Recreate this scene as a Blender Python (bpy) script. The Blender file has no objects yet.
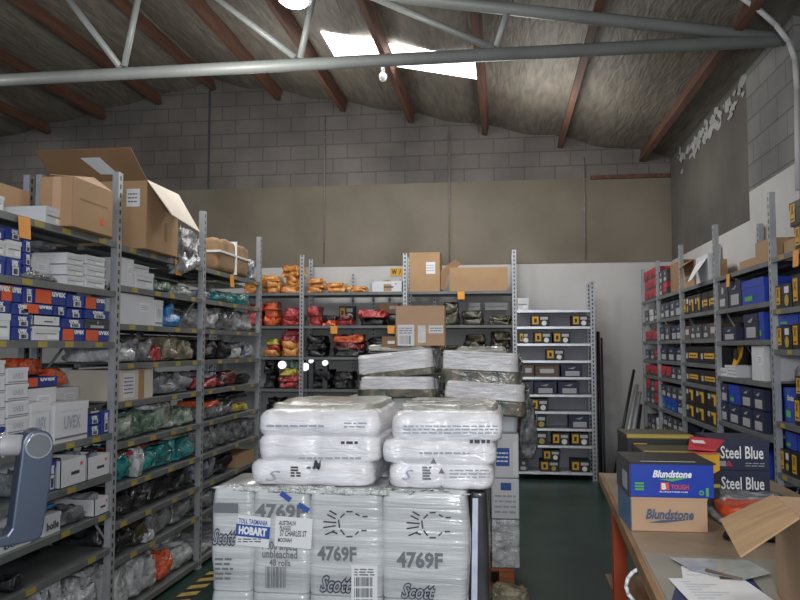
import bpy, bmesh, math, random
from mathutils import Vector, Matrix, noise
random.seed(7)
C = bpy.context.scene.collection
PI = math.pi
# ------------------------------------------------------------------ camera maths
F = 760; YAW = math.radians(7.72); PIT = math.radians(3.61); H = 1.6
def ray(px, py):
    x = (px-400)/F; y = (300-py)/F
    fy = math.cos(PIT)-y*math.sin(PIT); fz = math.sin(PIT)+y*math.cos(PIT)
    c, s = math.cos(YAW), math.sin(YAW)
    return (x*c-fy*s, x*s+fy*c, fz)
def onY(px, py, Y):
    r = ray(px, py); t = Y/r[1]; return Vector((r[0]*t, Y, H+r[2]*t))
def onX(px, py, X):
    r = ray(px, py); t = X/r[0]; return Vector((X, r[1]*t, H+r[2]*t))
def onZ(px, py, Z):
    r = ray(px, py); t = (Z-H)/r[2]; return Vector((r[0]*t, r[1]*t, Z))
# ------------------------------------------------------------------ materials
M = {}
def mat(name, col, rough=.6, metal=0., var=.12, scale=12., bump=0., coat=0., col2=None, bscale=None, stretch=(1, 1, 1), emit=0.):
    if name in M: return M[name]
    m = bpy.data.materials.new(name); m.use_nodes = True; M[name] = m
    n = m.node_tree.nodes; l = m.node_tree.links; b = n['Principled BSDF']
    tc = n.new('ShaderNodeTexCoord'); mp = n.new('ShaderNodeMapping'); mp.inputs['Scale'].default_value = stretch
    l.new(tc.outputs['Object'], mp.inputs['Vector'])
    nz = n.new('ShaderNodeTexNoise'); nz.inputs['Scale'].default_value = scale; nz.inputs['Detail'].default_value = 5
    l.new(mp.outputs[0], nz.inputs['Vector'])
    cr = n.new('ShaderNodeValToRGB'); cr.color_ramp.elements[0].position = .35; cr.color_ramp.elements[1].position = .65
    if col2 is None:
        c1 = [max(0, c*(1-var)) for c in col]; c2 = [min(1, c*(1+var)) for c in col]
    else: c1, c2 = col, col2
    cr.color_ramp.elements[0].color = (*c1, 1); cr.color_ramp.elements[1].color = (*c2, 1)
    l.new(nz.outputs['Fac'], cr.inputs['Fac']); l.new(cr.outputs['Color'], b.inputs['Base Color'])
    b.inputs['Roughness'].default_value = rough; b.inputs['Metallic'].default_value = metal
    b.inputs['Coat Weight'].default_value = coat; b.inputs['Coat Roughness'].default_value = .12
    if bump:
        n2 = n.new('ShaderNodeTexNoise'); n2.inputs['Scale'].default_value = bscale or scale*2; n2.inputs['Detail'].default_value = 6
        n2.inputs['Distortion'].default_value = .6
        l.new(mp.outputs[0], n2.inputs['Vector'])
        bp = n.new('ShaderNodeBump'); bp.inputs['Strength'].default_value = bump; bp.inputs['Distance'].default_value = .02
        l.new(n2.outputs['Fac'], bp.inputs['Height']); l.new(bp.outputs[0], b.inputs['Normal'])
        l.new(bp.outputs[0], b.inputs['Coat Normal'])
    if emit:
        b.inputs['Emission Color'].default_value = (*col, 1); b.inputs['Emission Strength'].default_value = emit
    return m
def brick_mat(name, c1, c2, mortar, w=.4, h=.2):
    m = bpy.data.materials.new(name); m.use_nodes = True; M[name] = m
    n = m.node_tree.nodes; l = m.node_tree.links; b = n['Principled BSDF']; b.inputs['Roughness'].default_value = .92
    tc = n.new('ShaderNodeTexCoord'); sp = n.new('ShaderNodeSeparateXYZ'); cb = n.new('ShaderNodeCombineXYZ'); ad = n.new('ShaderNodeMath'); ad.operation = 'ADD'
    l.new(tc.outputs['Object'], sp.inputs[0]); l.new(sp.outputs[0], ad.inputs[0]); l.new(sp.outputs[1], ad.inputs[1])
    l.new(ad.outputs[0], cb.inputs[0]); l.new(sp.outputs[2], cb.inputs[1])
    br = n.new('ShaderNodeTexBrick'); l.new(cb.outputs[0], br.inputs['Vector']); br.inputs['Scale'].default_value = 1
    br.inputs['Brick Width'].default_value = w; br.inputs['Row Height'].default_value = h; br.inputs['Mortar Size'].default_value = .009
    br.inputs['Color1'].default_value = (*c1, 1); br.inputs['Color2'].default_value = (*c2, 1); br.inputs['Mortar'].default_value = (*mortar, 1)
    br.inputs['Mortar Smooth'].default_value = .6
    nz = n.new('ShaderNodeTexNoise'); nz.inputs['Scale'].default_value = 1.3; nz.inputs['Detail'].default_value = 8
    l.new(tc.outputs['Object'], nz.inputs['Vector'])
    mr = n.new('ShaderNodeMapRange'); mr.inputs[1].default_value = .3; mr.inputs[2].default_value = .7; mr.inputs[3].default_value = .7; mr.inputs[4].default_value = 1.2
    l.new(nz.outputs['Fac'], mr.inputs[0])
    mx = n.new('ShaderNodeVectorMath'); mx.operation = 'MULTIPLY'
    l.new(br.outputs['Color'], mx.inputs[0]); l.new(mr.outputs[0], mx.inputs[1]); l.new(mx.outputs[0], b.inputs['Base Color'])
    bp = n.new('ShaderNodeBump'); bp.inputs['Strength'].default_value = .5; bp.inputs['Distance'].default_value = .01; bp.invert = True
    l.new(br.outputs['Fac'], bp.inputs['Height']); l.new(bp.outputs[0], b.inputs['Normal'])
    return m
def post_mat():
    m = mat('rack_steel', (.42, .44, .46), .42, .4, .12, 6)
    n = m.node_tree.nodes; l = m.node_tree.links; b = n['Principled BSDF']
    tc = n.new('ShaderNodeTexCoord'); sp = n.new('ShaderNodeSeparateXYZ'); l.new(tc.outputs['Object'], sp.inputs[0])
    mu = n.new('ShaderNodeMath'); mu.operation = 'MULTIPLY'; mu.inputs[1].default_value = 20; l.new(sp.outputs[2], mu.inputs[0])
    fr = n.new('ShaderNodeMath'); fr.operation = 'FRACT'; l.new(mu.outputs[0], fr.inputs[0])
    gt = n.new('ShaderNodeMath'); gt.operation = 'GREATER_THAN'; gt.inputs[1].default_value = .45; l.new(fr.outputs[0], gt.inputs[0])
    def near(out, c, w):
        a = n.new('ShaderNodeMath'); a.operation = 'SUBTRACT'; a.inputs[1].default_value = c; l.new(out, a.inputs[0])
        d = n.new('ShaderNodeMath'); d.operation = 'ABSOLUTE'; l.new(a.outputs[0], d.inputs[0])
        e = n.new('ShaderNodeMath'); e.operation = 'LESS_THAN'; e.inputs[1].default_value = w; l.new(d.outputs[0], e.inputs[0]); return e
    e = near(sp.outputs[0], 0, .008); 
    f = n.new('ShaderNodeMath'); f.operation = 'MULTIPLY'; l.new(gt.outputs[0], f.inputs[0]); l.new(e.outputs[0], f.inputs[1])
    mx = n.new('ShaderNodeMixRGB'); mx.inputs[2].default_value = (.03, .03, .035, 1)
    l.new(f.outputs[0], mx.inputs[0]); src = b.inputs['Base Color'].links[0].from_socket
    l.new(src, mx.inputs[1]); l.new(mx.outputs[0], b.inputs['Base Color'])
    return m
STEEL = post_mat()
SHELF = mat('shelf_steel', (.17, .18, .18), .5, .3, .15, 5)
SHELFW = mat('shelf_galvanised', (.62, .64, .68), .35, .5, .1, 8)
PANEL = mat('panel_grey', (.36, .37, .41), .5, .1, .08, 3)
KRAFT = mat('kraft_card', (.43, .27, .145), .8, 0, .08, 3)
KRAFT2 = mat('kraft_card_dark', (.30, .175, .09), .8, 0, .1, 3)
KRAFTP = mat('kraft_card_pale', (.56, .36, .23), .8, 0, .06, 3)
TAPE = mat('packing_tape', (.40, .24, .11), .35, 0, .1, 6)
WHITE = mat('white_card', (.66, .67, .70), .6, 0, .05, 4)
PAPER = mat('paper', (.78, .79, .80), .6, 0, .03, 4)
GREYW = mat('grey_white_card', (.48, .48, .49), .6, 0, .06, 4)
CREAM = mat('cream_card', (.58, .52, .44), .7, 0, .06, 4)
BLUE = mat('royal_blue_card', (.022, .05, .27), .45, 0, .08, 6)
BBLUE = mat('bright_blue_card', (.01, .05, .42), .42, 0, .06, 6)
NAVY = mat('navy_card', (.02, .027, .065), .5, 0, .15, 6)
ORANGE = mat('orange_card', (.72, .11, .03), .5, 0, .06, 6)
BLACK = mat('black_card', (.014, .013, .014), .45, 0, .2, 8)
DGREY = mat('dark_grey_card', (.06, .06, .07), .5, 0, .15, 8)
YEL = mat('yellow_print', (.70, .38, .02), .5, 0, .05, 8)
GOLD = mat('gold_print', (.45, .33, .06), .5, 0, .05, 8)
TICK = mat('yellow_ticket', (.38, .29, .06), .55, 0, .1, 20)
OTICK = mat('orange_ticket', (.80, .33, .05), .55, 0, .06, 20)
RED = mat('red_card', (.50, .03, .05), .5, 0, .08, 8)
BROWN = mat('brown_card', (.13, .08, .06), .6, 0, .1, 8)
GREEN = mat('green_print', (.10, .42, .10), .5, 0, .06, 8)
REDP = mat('red_orange_print', (.75, .09, .04), .5, 0, .05, 8)
INK = mat('dark_ink', (.045, .05, .06), .6, 0, .05, 8)
GINK = mat('grey_ink', (.17, .18, .20), .6, 0, .08, 8)
LINK = mat('pale_ink', (.36, .38, .44), .6, 0, .08, 8)
BINK = mat('blue_ink', (.03, .09, .36), .6, 0, .05, 8)
SLATE = mat('slate_blue_print', (.07, .11, .19), .6, 0, .05, 8)
WINK = mat('white_ink', (.85, .86, .88), .5, 0, .03, 8)
GLARE = mat('glare_glow', (.95, .97, 1.), .3, 0, .02, 8, emit=1.3)  # emission imitates glare bouncing off packaging
GLINT = mat('glinting_film', (.9, .92, .95), .2, 0, .03, 8, emit=.35)
# ------------------------------------------------------------------ mesh helpers
def link(o): C.objects.link(o); return o
class MB:
    def __init__(s): s.v = []; s.f = []; s.sm = []
    def add(s, vs, fs, smooth=False):
        k = len(s.v); s.v += [tuple(v) for v in vs]; s.f += [tuple(i+k for i in f) for f in fs]; s.sm += [smooth]*len(fs); return s
    def box(s, x0, x1, y0, y1, z0, z1, m=None):
        vs = [Vector((x, y, z)) for z in (z0, z1) for y in (y0, y1) for x in (x0, x1)]
        if m: vs = [m @ v for v in vs]
        return s.add(vs, [(0, 2, 3, 1), (4, 5, 7, 6), (0, 1, 5, 4), (2, 6, 7, 3), (0, 4, 6, 2), (1, 3, 7, 5)])
    def quad(s, a, b, c, d): return s.add([a, b, c, d], [(0, 1, 2, 3)])
    def slab(s, pts, t):
        """thin prism from coplanar polygon pts, thickness t along -normal"""
        p = [Vector(q) for q in pts]; n = (p[1]-p[0]).cross(p[2]-p[1]).normalized()*t; k = len(p)
        vs = p+[q-n for q in p]
        return s.add(vs, [tuple(range(k)), tuple(range(2*k-1, k-1, -1))]+[(i, i+k, (i+1) % k+k, (i+1) % k) for i in range(k)])
    def tube(s, p0, p1, r0, r1=None, n=12):
        p0 = Vector(p0); p1 = Vector(p1); r1 = r0 if r1 is None else r1
        d = (p1-p0).normalized(); a = d.orthogonal().normalized(); b = d.cross(a)
        vs = [p+(a*math.cos(2*PI*i/n)+b*math.sin(2*PI*i/n))*r for p, r in ((p0, r0), (p1, r1)) for i in range(n)]
        fs = [(i, (i+1) % n, n+(i+1) % n, n+i) for i in range(n)]
        k = len(s.v); s.add(vs, fs, True); s.f += [tuple(k+i for i in range(n-1, -1, -1)), tuple(k+n+i for i in range(n))]; s.sm += [False, False]; return s
    def path(s, pts, r, n=8):
        for a, b in zip(pts, pts[1:]): s.tube(a, b, r, n=n)
        return s
    def mesh(s, name):
        me = bpy.data.meshes.new(name); me.from_pydata(s.v, [], s.f); me.update()
        me.polygons.foreach_set('use_smooth', s.sm); return me
    def build(s, name, m, parent=None, bevel=0):
        me = s.mesh(name); me.materials.append(m); o = link(bpy.data.objects.new(name, me))
        bm = bmesh.new(); bm.from_mesh(me); bmesh.ops.recalc_face_normals(bm, faces=bm.faces)
        bm.to_mesh(me); bm.free()
        if bevel:
            b = o.modifiers.new('bevel', 'BEVEL'); b.width = bevel; b.segments = 2; b.limit_method = 'ANGLE'
        if parent: o.parent = parent
        return o
def empty(name, loc=(0, 0, 0), rz=0):
    o = link(bpy.data.objects.new(name, None)); o.location = loc; o.rotation_euler = (0, 0, rz); o.empty_display_size = .05; return o
def tag(o, label=None, cat=None, group=None, kind=None):
    if label: o['label'] = label
    if cat: o['category'] = cat
    if group: o['group'] = group
    if kind: o['kind'] = kind
    return o
TC = {}
def text_mesh(s, bold=.0, shear=0.):
    k = (s, bold, shear)
    if k in TC: return TC[k]
    cu = bpy.data.curves.new('lettering', 'FONT'); cu.body = s; cu.size = 1; cu.offset = bold; cu.shear = shear
    cu.align_x = 'CENTER'; cu.align_y = 'CENTER'; cu.resolution_u = 2; cu.fill_mode = 'FRONT'
    o = link(bpy.data.objects.new('lettering', cu)); bpy.context.view_layer.update()
    me = bpy.data.meshes.new_from_object(o.evaluated_get(bpy.context.evaluated_depsgraph_get()))
    bpy.data.objects.remove(o); xs = [v.co.x for v in me.vertices]; ys = [v.co.y for v in me.vertices]
    cx, cy = (max(xs)+min(xs))/2, (max(ys)+min(ys))/2; w, h = max(xs)-min(xs), max(ys)-min(ys)
    me.transform(Matrix.Diagonal((1/w, 1/h, 1, 1)) @ Matrix.Translation((-cx, -cy, 0)))
    TC[k] = (me, w/h); return TC[k]
def text(s, w, h, m, parent, loc, rot=(PI/2, 0, 0), bold=.02, shear=0., name='lettering'):
    me, ar = text_mesh(s, bold, shear)
    me2 = me.copy(); me2.materials.clear(); me2.materials.append(m)
    o = link(bpy.data.objects.new(name, me2)); o.location = loc; o.rotation_euler = rot
    if w is None: w = h*ar
    o.scale = (w, h, 1); o.parent = parent; return o
def panel(parent, x0, x1, z0, z1, m, y=-.0012, name='label', th=.001):
    """flat printed panel on the front (-y) of a box"""
    return MB().box(x0, x1, y, y+th, z0, z1).build(name, m, parent)
def disc(parent, x, z, r, m, y=-.0016, name='badge'):
    return MB().tube((x, y, z), (x, y+.001, z), r, n=16).build(name, m, parent)
def barcode(parent, x0, x1, z0, z1, m=None, y=-.0026, n=9):
    b = MB(); w = (x1-x0)/n; rr = random.Random(int(abs(x0*1000))+3)
    for i in range(n): b.box(x0+i*w, x0+i*w+w*rr.choice((.3, .5, .7)), y, y+.0008, z0, z1)
    return b.build('barcode', m or INK, parent)
def scribble(parent, x0, x1, z0, z1, rows, m=None, y=-.0026, th=.35):
    b = MB(); rr = random.Random(5); dz = (z1-z0)/rows
    for r in range(rows):
        x = x0
        while x < x1-.1*(x1-x0):
            w = (x1-x0)*rr.uniform(.12, .35); b.box(x, min(x+w, x1), y, y+.0006, z0+r*dz+dz*.3, z0+r*dz+dz*(.3+th)); x += w+(x1-x0)*.06
    return b.build('printed_lines', m or LINK, parent)
# ------------------------------------------------------------------ soft things
def soft_mesh(w, d, h, seed=0, amp=.3, nu=40, nv=18, p=.42):
    """crumpled bag or folded cloth: flat on the bottom, x centred, y from 0 to d, z from 0 to h"""
    vs = []; fs = []
    def sp(c, e): return math.copysign(abs(c)**e, c)
    sd = Vector((seed*3.1, seed*1.7, seed))
    for j in range(nv+1):
        ph = -PI/2+PI*j/nv
        for i in range(nu):
            th = 2*PI*i/nu
            x = sp(math.cos(th), p)*sp(math.cos(ph), p); y = sp(math.sin(th), p)*sp(math.cos(ph), p); z = sp(math.sin(ph), p)
            q = Vector((x*w, y*d, z*h))
            n1 = noise.noise(q*7+sd); n2 = abs(noise.noise(q*17+sd)); n3 = abs(noise.noise(q*34-sd))
            k = 1+amp*(n1*.9-n2*.7-.25*n3)
            up = max(z, 0); x *= w/2*min(k, 1.03)*(1-.10*up*min(amp*3, 1)); y *= d/2*min(k, 1.03)*(1-.08*up*min(amp*3, 1))
            zz = (z+1)/2*h*(1+(amp*1.6*(n1-n2*.8) if z > -.5 else 0))
            vs.append((x, y+d/2, min(max(zz, 0), h)))
    for j in range(nv):
        for i in range(nu):
            fs.append((j*nu+i, j*nu+(i+1) % nu, (j+1)*nu+(i+1) % nu, (j+1)*nu+i))
    return vs, fs
def soft(name, w, d, h, m, seed=0, amp=.3, p=.42, parent=None, nu=40, nv=18):
    vs, fs = soft_mesh(w, d, h, seed, amp, p=p, nu=nu, nv=nv)
    return MB().add(vs, fs, True).build(name, m, parent)
def film(name, col, col2=None, rough=.2, scale=11, bump=1.):
    return mat(name, col, rough, 0, .3, scale, bump=bump, bscale=scale*2.2, coat=.8, col2=col2)
PLW = film('clear_bag_white', (.30, .31, .32), (.72, .73, .75))
PLG = film('clear_bag_grey', (.08, .085, .09), (.34, .35, .36))
PLD = film('dark_bag', (.004, .004, .005), (.02, .02, .024), rough=.35, bump=.6); PLD.node_tree.nodes['Principled BSDF'].inputs['Coat Weight'].default_value = .25
PLT = film('teal_bag', (.0, .12, .13), (.05, .40, .38))
PLGR = film('green_white_bag', (.12, .19, .14), (.55, .62, .54))
PLR = film('red_bag', (.32, .015, .02), (.62, .09, .09))
PLOR = film('orange_bag', (.60, .06, .015), (.85, .22, .07))
PLY = film('yellow_orange_bag', (.55, .13, .02), (.80, .52, .14), scale=9)
PLYY = film('yellow_bag', (.42, .34, .02), (.65, .58, .10))
PLTAN = film('tan_bag', (.16, .13, .08), (.42, .38, .26))
PLB = film('blue_bag', (.01, .13, .42), (.05, .40, .80))
PLNB = film('navy_white_bag', (.02, .03, .09), (.50, .52, .58), scale=12)
PLDR = film('dark_red_bag', (.02, .01, .012), (.38, .03, .03), scale=9)
PLDY = film('black_yellow_garment', (.008, .008, .01), (.10, .08, .02), scale=10, rough=.5, bump=.5)
PLS = film('silver_bag', (.13, .14, .15), (.50, .52, .54), scale=5)
PLDG = film('dark_green_bag', (.03, .07, .05), (.16, .28, .18))
SOFT = dict(w=PLW, g=PLG, d=PLD, t=PLT, gr=PLGR, r=PLR, o=PLOR, yo=PLY, yy=PLYY, tan=PLTAN, b=PLB, nb=PLNB, dr=PLDR, dy=PLDY, s=PLS, dgr=PLDG)
SLOOK = dict(w='white clear-film bag', g='grey crumpled plastic bag', d='black plastic bag', t='teal garment in film', gr='green and white bagged roll', r='red garment in film',
             o='orange plastic packet', yo='orange and yellow folded vest', yy='yellow packet', tan='tan bagged goods', b='bright blue plastic bag', nb='navy and white packet', dr='dark red garment packet',
             dy='black and yellow folded garment', s='silver crumpled plastic bag', dgr='dark green packet')
# ------------------------------------------------------------------ the registry that finishes labels
REG = []
ORD = ['first', 'second', 'third', 'fourth', 'fifth', 'sixth', 'seventh', 'eighth', 'ninth', 'tenth', 'eleventh', 'twelfth', 'thirteenth', 'fourteenth', 'fifteenth', 'sixteenth', 'seventeenth', 'eighteenth', 'nineteenth', 'twentieth']
def reg(o, look, place, rackname, cat, along, z, group):
    REG.append((o, look, place, rackname, cat, along, z)); o['category'] = cat
    if group: o['group'] = group
    return o
def finish_labels():
    from collections import defaultdict
    D = defaultdict(list)
    for r in REG: D[(r[1], r[2], r[3])].append(r)
    for (look, place, rk), L in D.items():
        tail = (place+' '+rk).strip()
        if len(L) == 1: L[0][0]['label'] = f'{look}, {tail}'; continue
        cols = []
        for r in sorted(L, key=lambda r: r[5]):
            if cols and abs(cols[-1][0][5]-r[5]) < .055: cols[-1].append(r)
            else: cols.append([r])
        for i, c in enumerate(cols):
            c.sort(key=lambda r: r[6])
            pos = '' if len(cols) == 1 else ', '+(('leftmost' if i == 0 else 'rightmost' if i == len(cols)-1 else ORD[i]+' from left'))
            for j, r in enumerate(c):
                pre = '' if len(c) == 1 else ('lowest ' if j == 0 else 'topmost ' if j == len(c)-1 else 'middle ' if len(c) == 3 else ORD[j]+'-up ')
                r[0]['label'] = f'{pre}{look}, {tail}{pos}'
# ------------------------------------------------------------------ boxes
def shell(root, w, h, d, m, lid=None, lh=.3):
    b = MB()
    b.box(-w/2+.002, w/2-.002, .002, d-.002, 0, h-.002)
    b.build('body', m, root, .0015)
    L = MB(); lm = lid or m; t = .003
    z0 = h*(1-lh)
    L.box(-w/2, w/2, -.0005, t, z0, h); L.box(-w/2, w/2, d-t, d, z0, h); L.box(-w/2, -w/2+t, t, d-t, z0, h); L.box(w/2-t, w/2, t, d-t, z0, h); L.box(-w/2, w/2, 0, d, h-.0015, h+.001)
    L.build('lid', lm, root)
def k_uvex(root, w, h, d, orange=True):
    shell(root, w, h, d, BLUE, lh=.22)
    if orange and w > .1: panel(root, -w/2+.001, 0, .002, h-.002, ORANGE, name='orange_panel'); tx = w*.24
    else: tx = 0
    text('uvex', min(w*.46, .13), min(h*.36, .045), WINK, root, (tx, -.003, h*.74), bold=.04)
    if not orange:
        panel(root, -w*.15, w*.3, h*.08, h*.55, WHITE); barcode(root, -w*.08, w*.22, h*.14, h*.45)
def k_wbox(root, w, h, d, word=None):
    shell(root, w, h, d, WHITE, lh=.25)
    panel(root, w*.0, w*.4, h*.12, h*.42, PAPER)
    MB().box(-w*.42, w*.35, -.002, -.001, h*.46, h*.52).build('printed_stripe', GINK, root)
    if word: text(word, w*.5, h*.28, LINK, root, (-w*.12, -.003, h*.7))
def k_uwhite(root, w, h, d):
    shell(root, w, h, d, WHITE, lh=.2)
    text('UVEX', w*.5, h*.34, LINK, root, (0, -.003, h*.5))
    MB().box(-w*.48, w*.48, -.002, -.001, h*.1, h*.15).build('printed_stripe', GINK, root)
def k_bolle(root, w, h, d):
    shell(root, w, h, d, WHITE, lh=.18); text('bolle', w*.7, h*.4, INK, root, (0, -.003, h*.45), bold=.03)
def k_xbox(root, w, h, d):
    shell(root, w, h, d, BLACK, lh=.3)
    pw = min(w*.3, .07)
    panel(root, -w*.46, -w*.46+pw, h*.18, h*.92, YEL)
    text('X', pw*.66, min(h*.4, pw*.8), INK, root, (-w*.46+pw/2, -.003, h*.68), bold=.02)
    MB().box(-w*.46+pw*.2, -w*.46+pw*.8, -.0032, -.0024, h*.26, h*.32).build('printed_lines', INK, root)
    panel(root, w*.08, w*.36, h*.62, h*.9, WHITE); disc(root, w*.22, h*.32, min(h*.24, w*.15), GOLD)
def k_ybox(root, w, h, d):      # small end-on black boot box with yellow square and white disc
    shell(root, w, h, d, BLACK, lh=.3)
    panel(root, -w*.44, -w*.1, h*.2, h*.88, YEL); panel(root, -w*.34, -w*.2, h*.35, h*.7, BLACK, y=-.0025, name='emblem')
    panel(root, 0, w*.4, h*.6, h*.85, GREYW); disc(root, w*.2, h*.3, h*.22, PAPER if random.random() < .5 else GOLD)
def k_cat(root, w, h, d):
    shell(root, w, h, d, BLACK, lh=.3)
    panel(root, -w*.22, w*.36, h*.3, h*.62, YEL); panel(root, -w*.42, -w*.3, h*.25, h*.6, GREYW)
    scribble(root, -w*.15, w*.3, h*.36, h*.56, 1, INK)
def k_catv(root, w, h, d):
    shell(root, w, h, d, BLACK, lh=.3)
    panel(root, -w*.1, w*.3, h*.62, h*.8, YEL); panel(root, w*.1, w*.3, h*.15, h*.62, YEL, y=-.0016); panel(root, -w*.4, -w*.2, h*.5, h*.8, GREYW)
def k_navy(root, w, h, d):
    shell(root, w, h, d, NAVY, lh=.3)
    panel(root, -w*.3, w*.35, h*.1, h*.5, GREYW); scribble(root, -w*.25, w*.3, h*.14, h*.44, 3)
    MB().slab([(-w*.2, -.003, h*.72), (w*.05, -.003, h*.66), (w*.2, -.003, h*.86)], .0008).build('emblem', LINK, root)
def k_bblue(root, w, h, d):
    shell(root, w, h, d, BBLUE, lh=.3); panel(root, -w*.35, w*.0, h*.15, h*.35, GREEN)
    text('Blundstone', w*.6, h*.16, WINK, root, (w*.1, -.003, h*.72), shear=.3)
def k_blue(root, w, h, d):
    shell(root, w, h, d, BBLUE, lh=.3); panel(root, -w*.35, w*.0, h*.15, h*.35, GREEN)
def k_red(root, w, h, d):
    shell(root, w, h, d, DGREY, RED, lh=.4)
    MB().slab([(-w*.45, -.002, h*.2), (w*.3, -.002, h*.25), (w*.45, -.002, h*.55), (-w*.45, -.002, h*.55)], .0008).build('printed_panel', RED, root)
def k_brown(root, w, h, d):
    shell(root, w, h, d, BROWN, lh=.3); panel(root, -w*.3, w*.3, h*.35, h*.75, GREYW)
def k_dgrey(root, w, h, d):
    shell(root, w, h, d, DGREY, lh=.3); panel(root, -w*.3, w*.25, h*.12, h*.4, GREYW); disc(root, 0, h*.7, h*.14, GREYW)
def k_carton(root, w, h, d, m=None, label=True, tape=True):
    m = m or KRAFT
    b = MB(); b.box(-w/2, w/2, 0, d, 0, h-.004); b.build('body', m, root, .003)
    f = MB(); g = .002
    f.box(-w/2, w/2, 0, d/2-g, h-.004, h); f.box(-w/2, w/2, d/2+g, d, h-.004, h); f.build('top_flaps', m, root)
    if tape:
        MB().box(-w/2-.001, w/2+.001, d/2-.025, d/2+.025, h-.0005, h+.001).box(-w/2-.0012, -w/2, d/2-.025, d/2+.025, h*.75, h+.001).box(w/2, w/2+.0012, d/2-.025, d/2+.025, h*.75, h+.001).build('tape', TAPE, root)
    if label: panel(root, w*.05, w*.35, h*.45, h*.75, PAPER); scribble(root, w*.08, w*.32, h*.5, h*.7, 3)
def k_cartonw(root, w, h, d): k_carton(root, w, h, d, WHITE)
def k_cartonc(root, w, h, d):
    k_carton(root, w, h, d, CREAM, False, False)
    panel(root, -w*.45, -w*.1, h*.1, h*.9, WHITE); panel(root, w*.02, w*.2, h*.0, h*.98, TAPE, name='tape', y=-.0015); scribble(root, -w*.42, -w*.15, h*.2, h*.8, 5, GINK)
def k_tray(root, w, h, d, m=None):
    m = m or WHITE; t = .004
    MB().box(-w/2, w/2, 0, d, 0, t).box(-w/2, w/2, 0, t, 0, h).box(-w/2, w/2, d-t, d, 0, h).box(-w/2, -w/2+t, 0, d, 0, h).box(w/2-t, w/2, 0, d, 0, h).build('tray_body', m, root)
    MB().box(-w*.1, w*.22, -.002, -.001, h*.4, h*.52).build('printed_mark', INK, root); disc(root, w*.3, h*.75, h*.08, REDP)
KIND = dict(uvex=(k_uvex, 'blue glasses box with orange panel', 'safety_glasses_box', 'box'), ublue=(lambda r, w, h, d: k_uvex(r, w, h, d, False), 'blue glasses box with white label', 'safety_glasses_box', 'box'),
            wbox=(k_wbox, 'small white box with grey stripe', 'white_box', 'box'), uw=(k_uwhite, 'white box lettered UVEX', 'white_box', 'box'), bolle=(k_bolle, 'white box lettered bolle', 'white_box', 'box'),
            x=(k_xbox, 'black box with yellow X panel', 'boot_box', 'boot box'), y=(k_ybox, 'black boot box with yellow square', 'boot_box', 'boot box'), cat=(k_cat, 'black box with yellow bar', 'boot_box', 'boot box'),
            catv=(k_catv, 'black box with bent yellow mark', 'boot_box', 'boot box'), navy=(k_navy, 'navy boot box with pale label', 'boot_box', 'boot box'), bb=(k_bblue, 'bright blue box lettered Blundstone', 'boot_box', 'boot box'),
            bl=(k_blue, 'bright blue boot box', 'boot_box', 'boot box'), red=(k_red, 'grey box with red lid', 'boot_box', 'boot box'), br=(k_brown, 'brown boot box', 'boot_box', 'boot box'), dg=(k_dgrey, 'dark grey boot box', 'boot_box', 'boot box'),
            ct=(k_carton, 'brown carton with white label', 'carton', 'carton'), cw=(k_cartonw, 'white carton', 'carton', 'carton'), cc=(k_cartonc, 'cream carton with tape strip', 'carton', 'carton'),
            tray=(k_tray, 'open white cardboard tray', 'cardboard_tray', 'tray'), ctp=(lambda r, w, h, d, tape=True: k_carton(r, w, h, d, KRAFT, False, tape), 'plain brown carton', 'carton', 'carton'))
# ------------------------------------------------------------------ rack sides
class Side:
    """front plane of a run of racks: turns photo columns into positions along it"""
    def __init__(s, axis, v): s.axis = axis; s.v = v
    def pt(s, px, py): return {'L': lambda: onX(px, py, s.v), 'R': lambda: onX(px, py, s.v), 'D': lambda: onY(px, py, s.v)}[s.axis]()
    def al(s, px, z=1.6):
        a = s.pt(px, 345); b = s.pt(px, 345)
        for _ in range(4):   # columns lean a little with height: refine at this height
            lo, hi = 0, 700
            for _ in range(24):
                mid = (lo+hi)/2
                if s.pt(px, mid).z > z: lo = mid
                else: hi = mid
            b = s.pt(px, mid); break
        return b.x if s.axis == 'D' else b.y
    def zat(s, px, py): return s.pt(px, py).z
    def loc(s, a, z, inset=0):
        if s.axis == 'L': return (s.v-inset, a, z)
        if s.axis == 'R': return (s.v+inset, a, z)
        return (a, s.v+inset, z)
    @property
    def rz(s): return {'L': PI/2, 'R': -PI/2, 'D': 0}[s.axis]
SL = Side('L', -2.2); SR = Side('R', 1.75); SD = Side('D', 9.5)
SHELFN = ['top', 'second', 'third', 'fourth', 'fifth', 'sixth', 'seventh', 'eighth', 'ninth', 'bottom', 'bottom']
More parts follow.
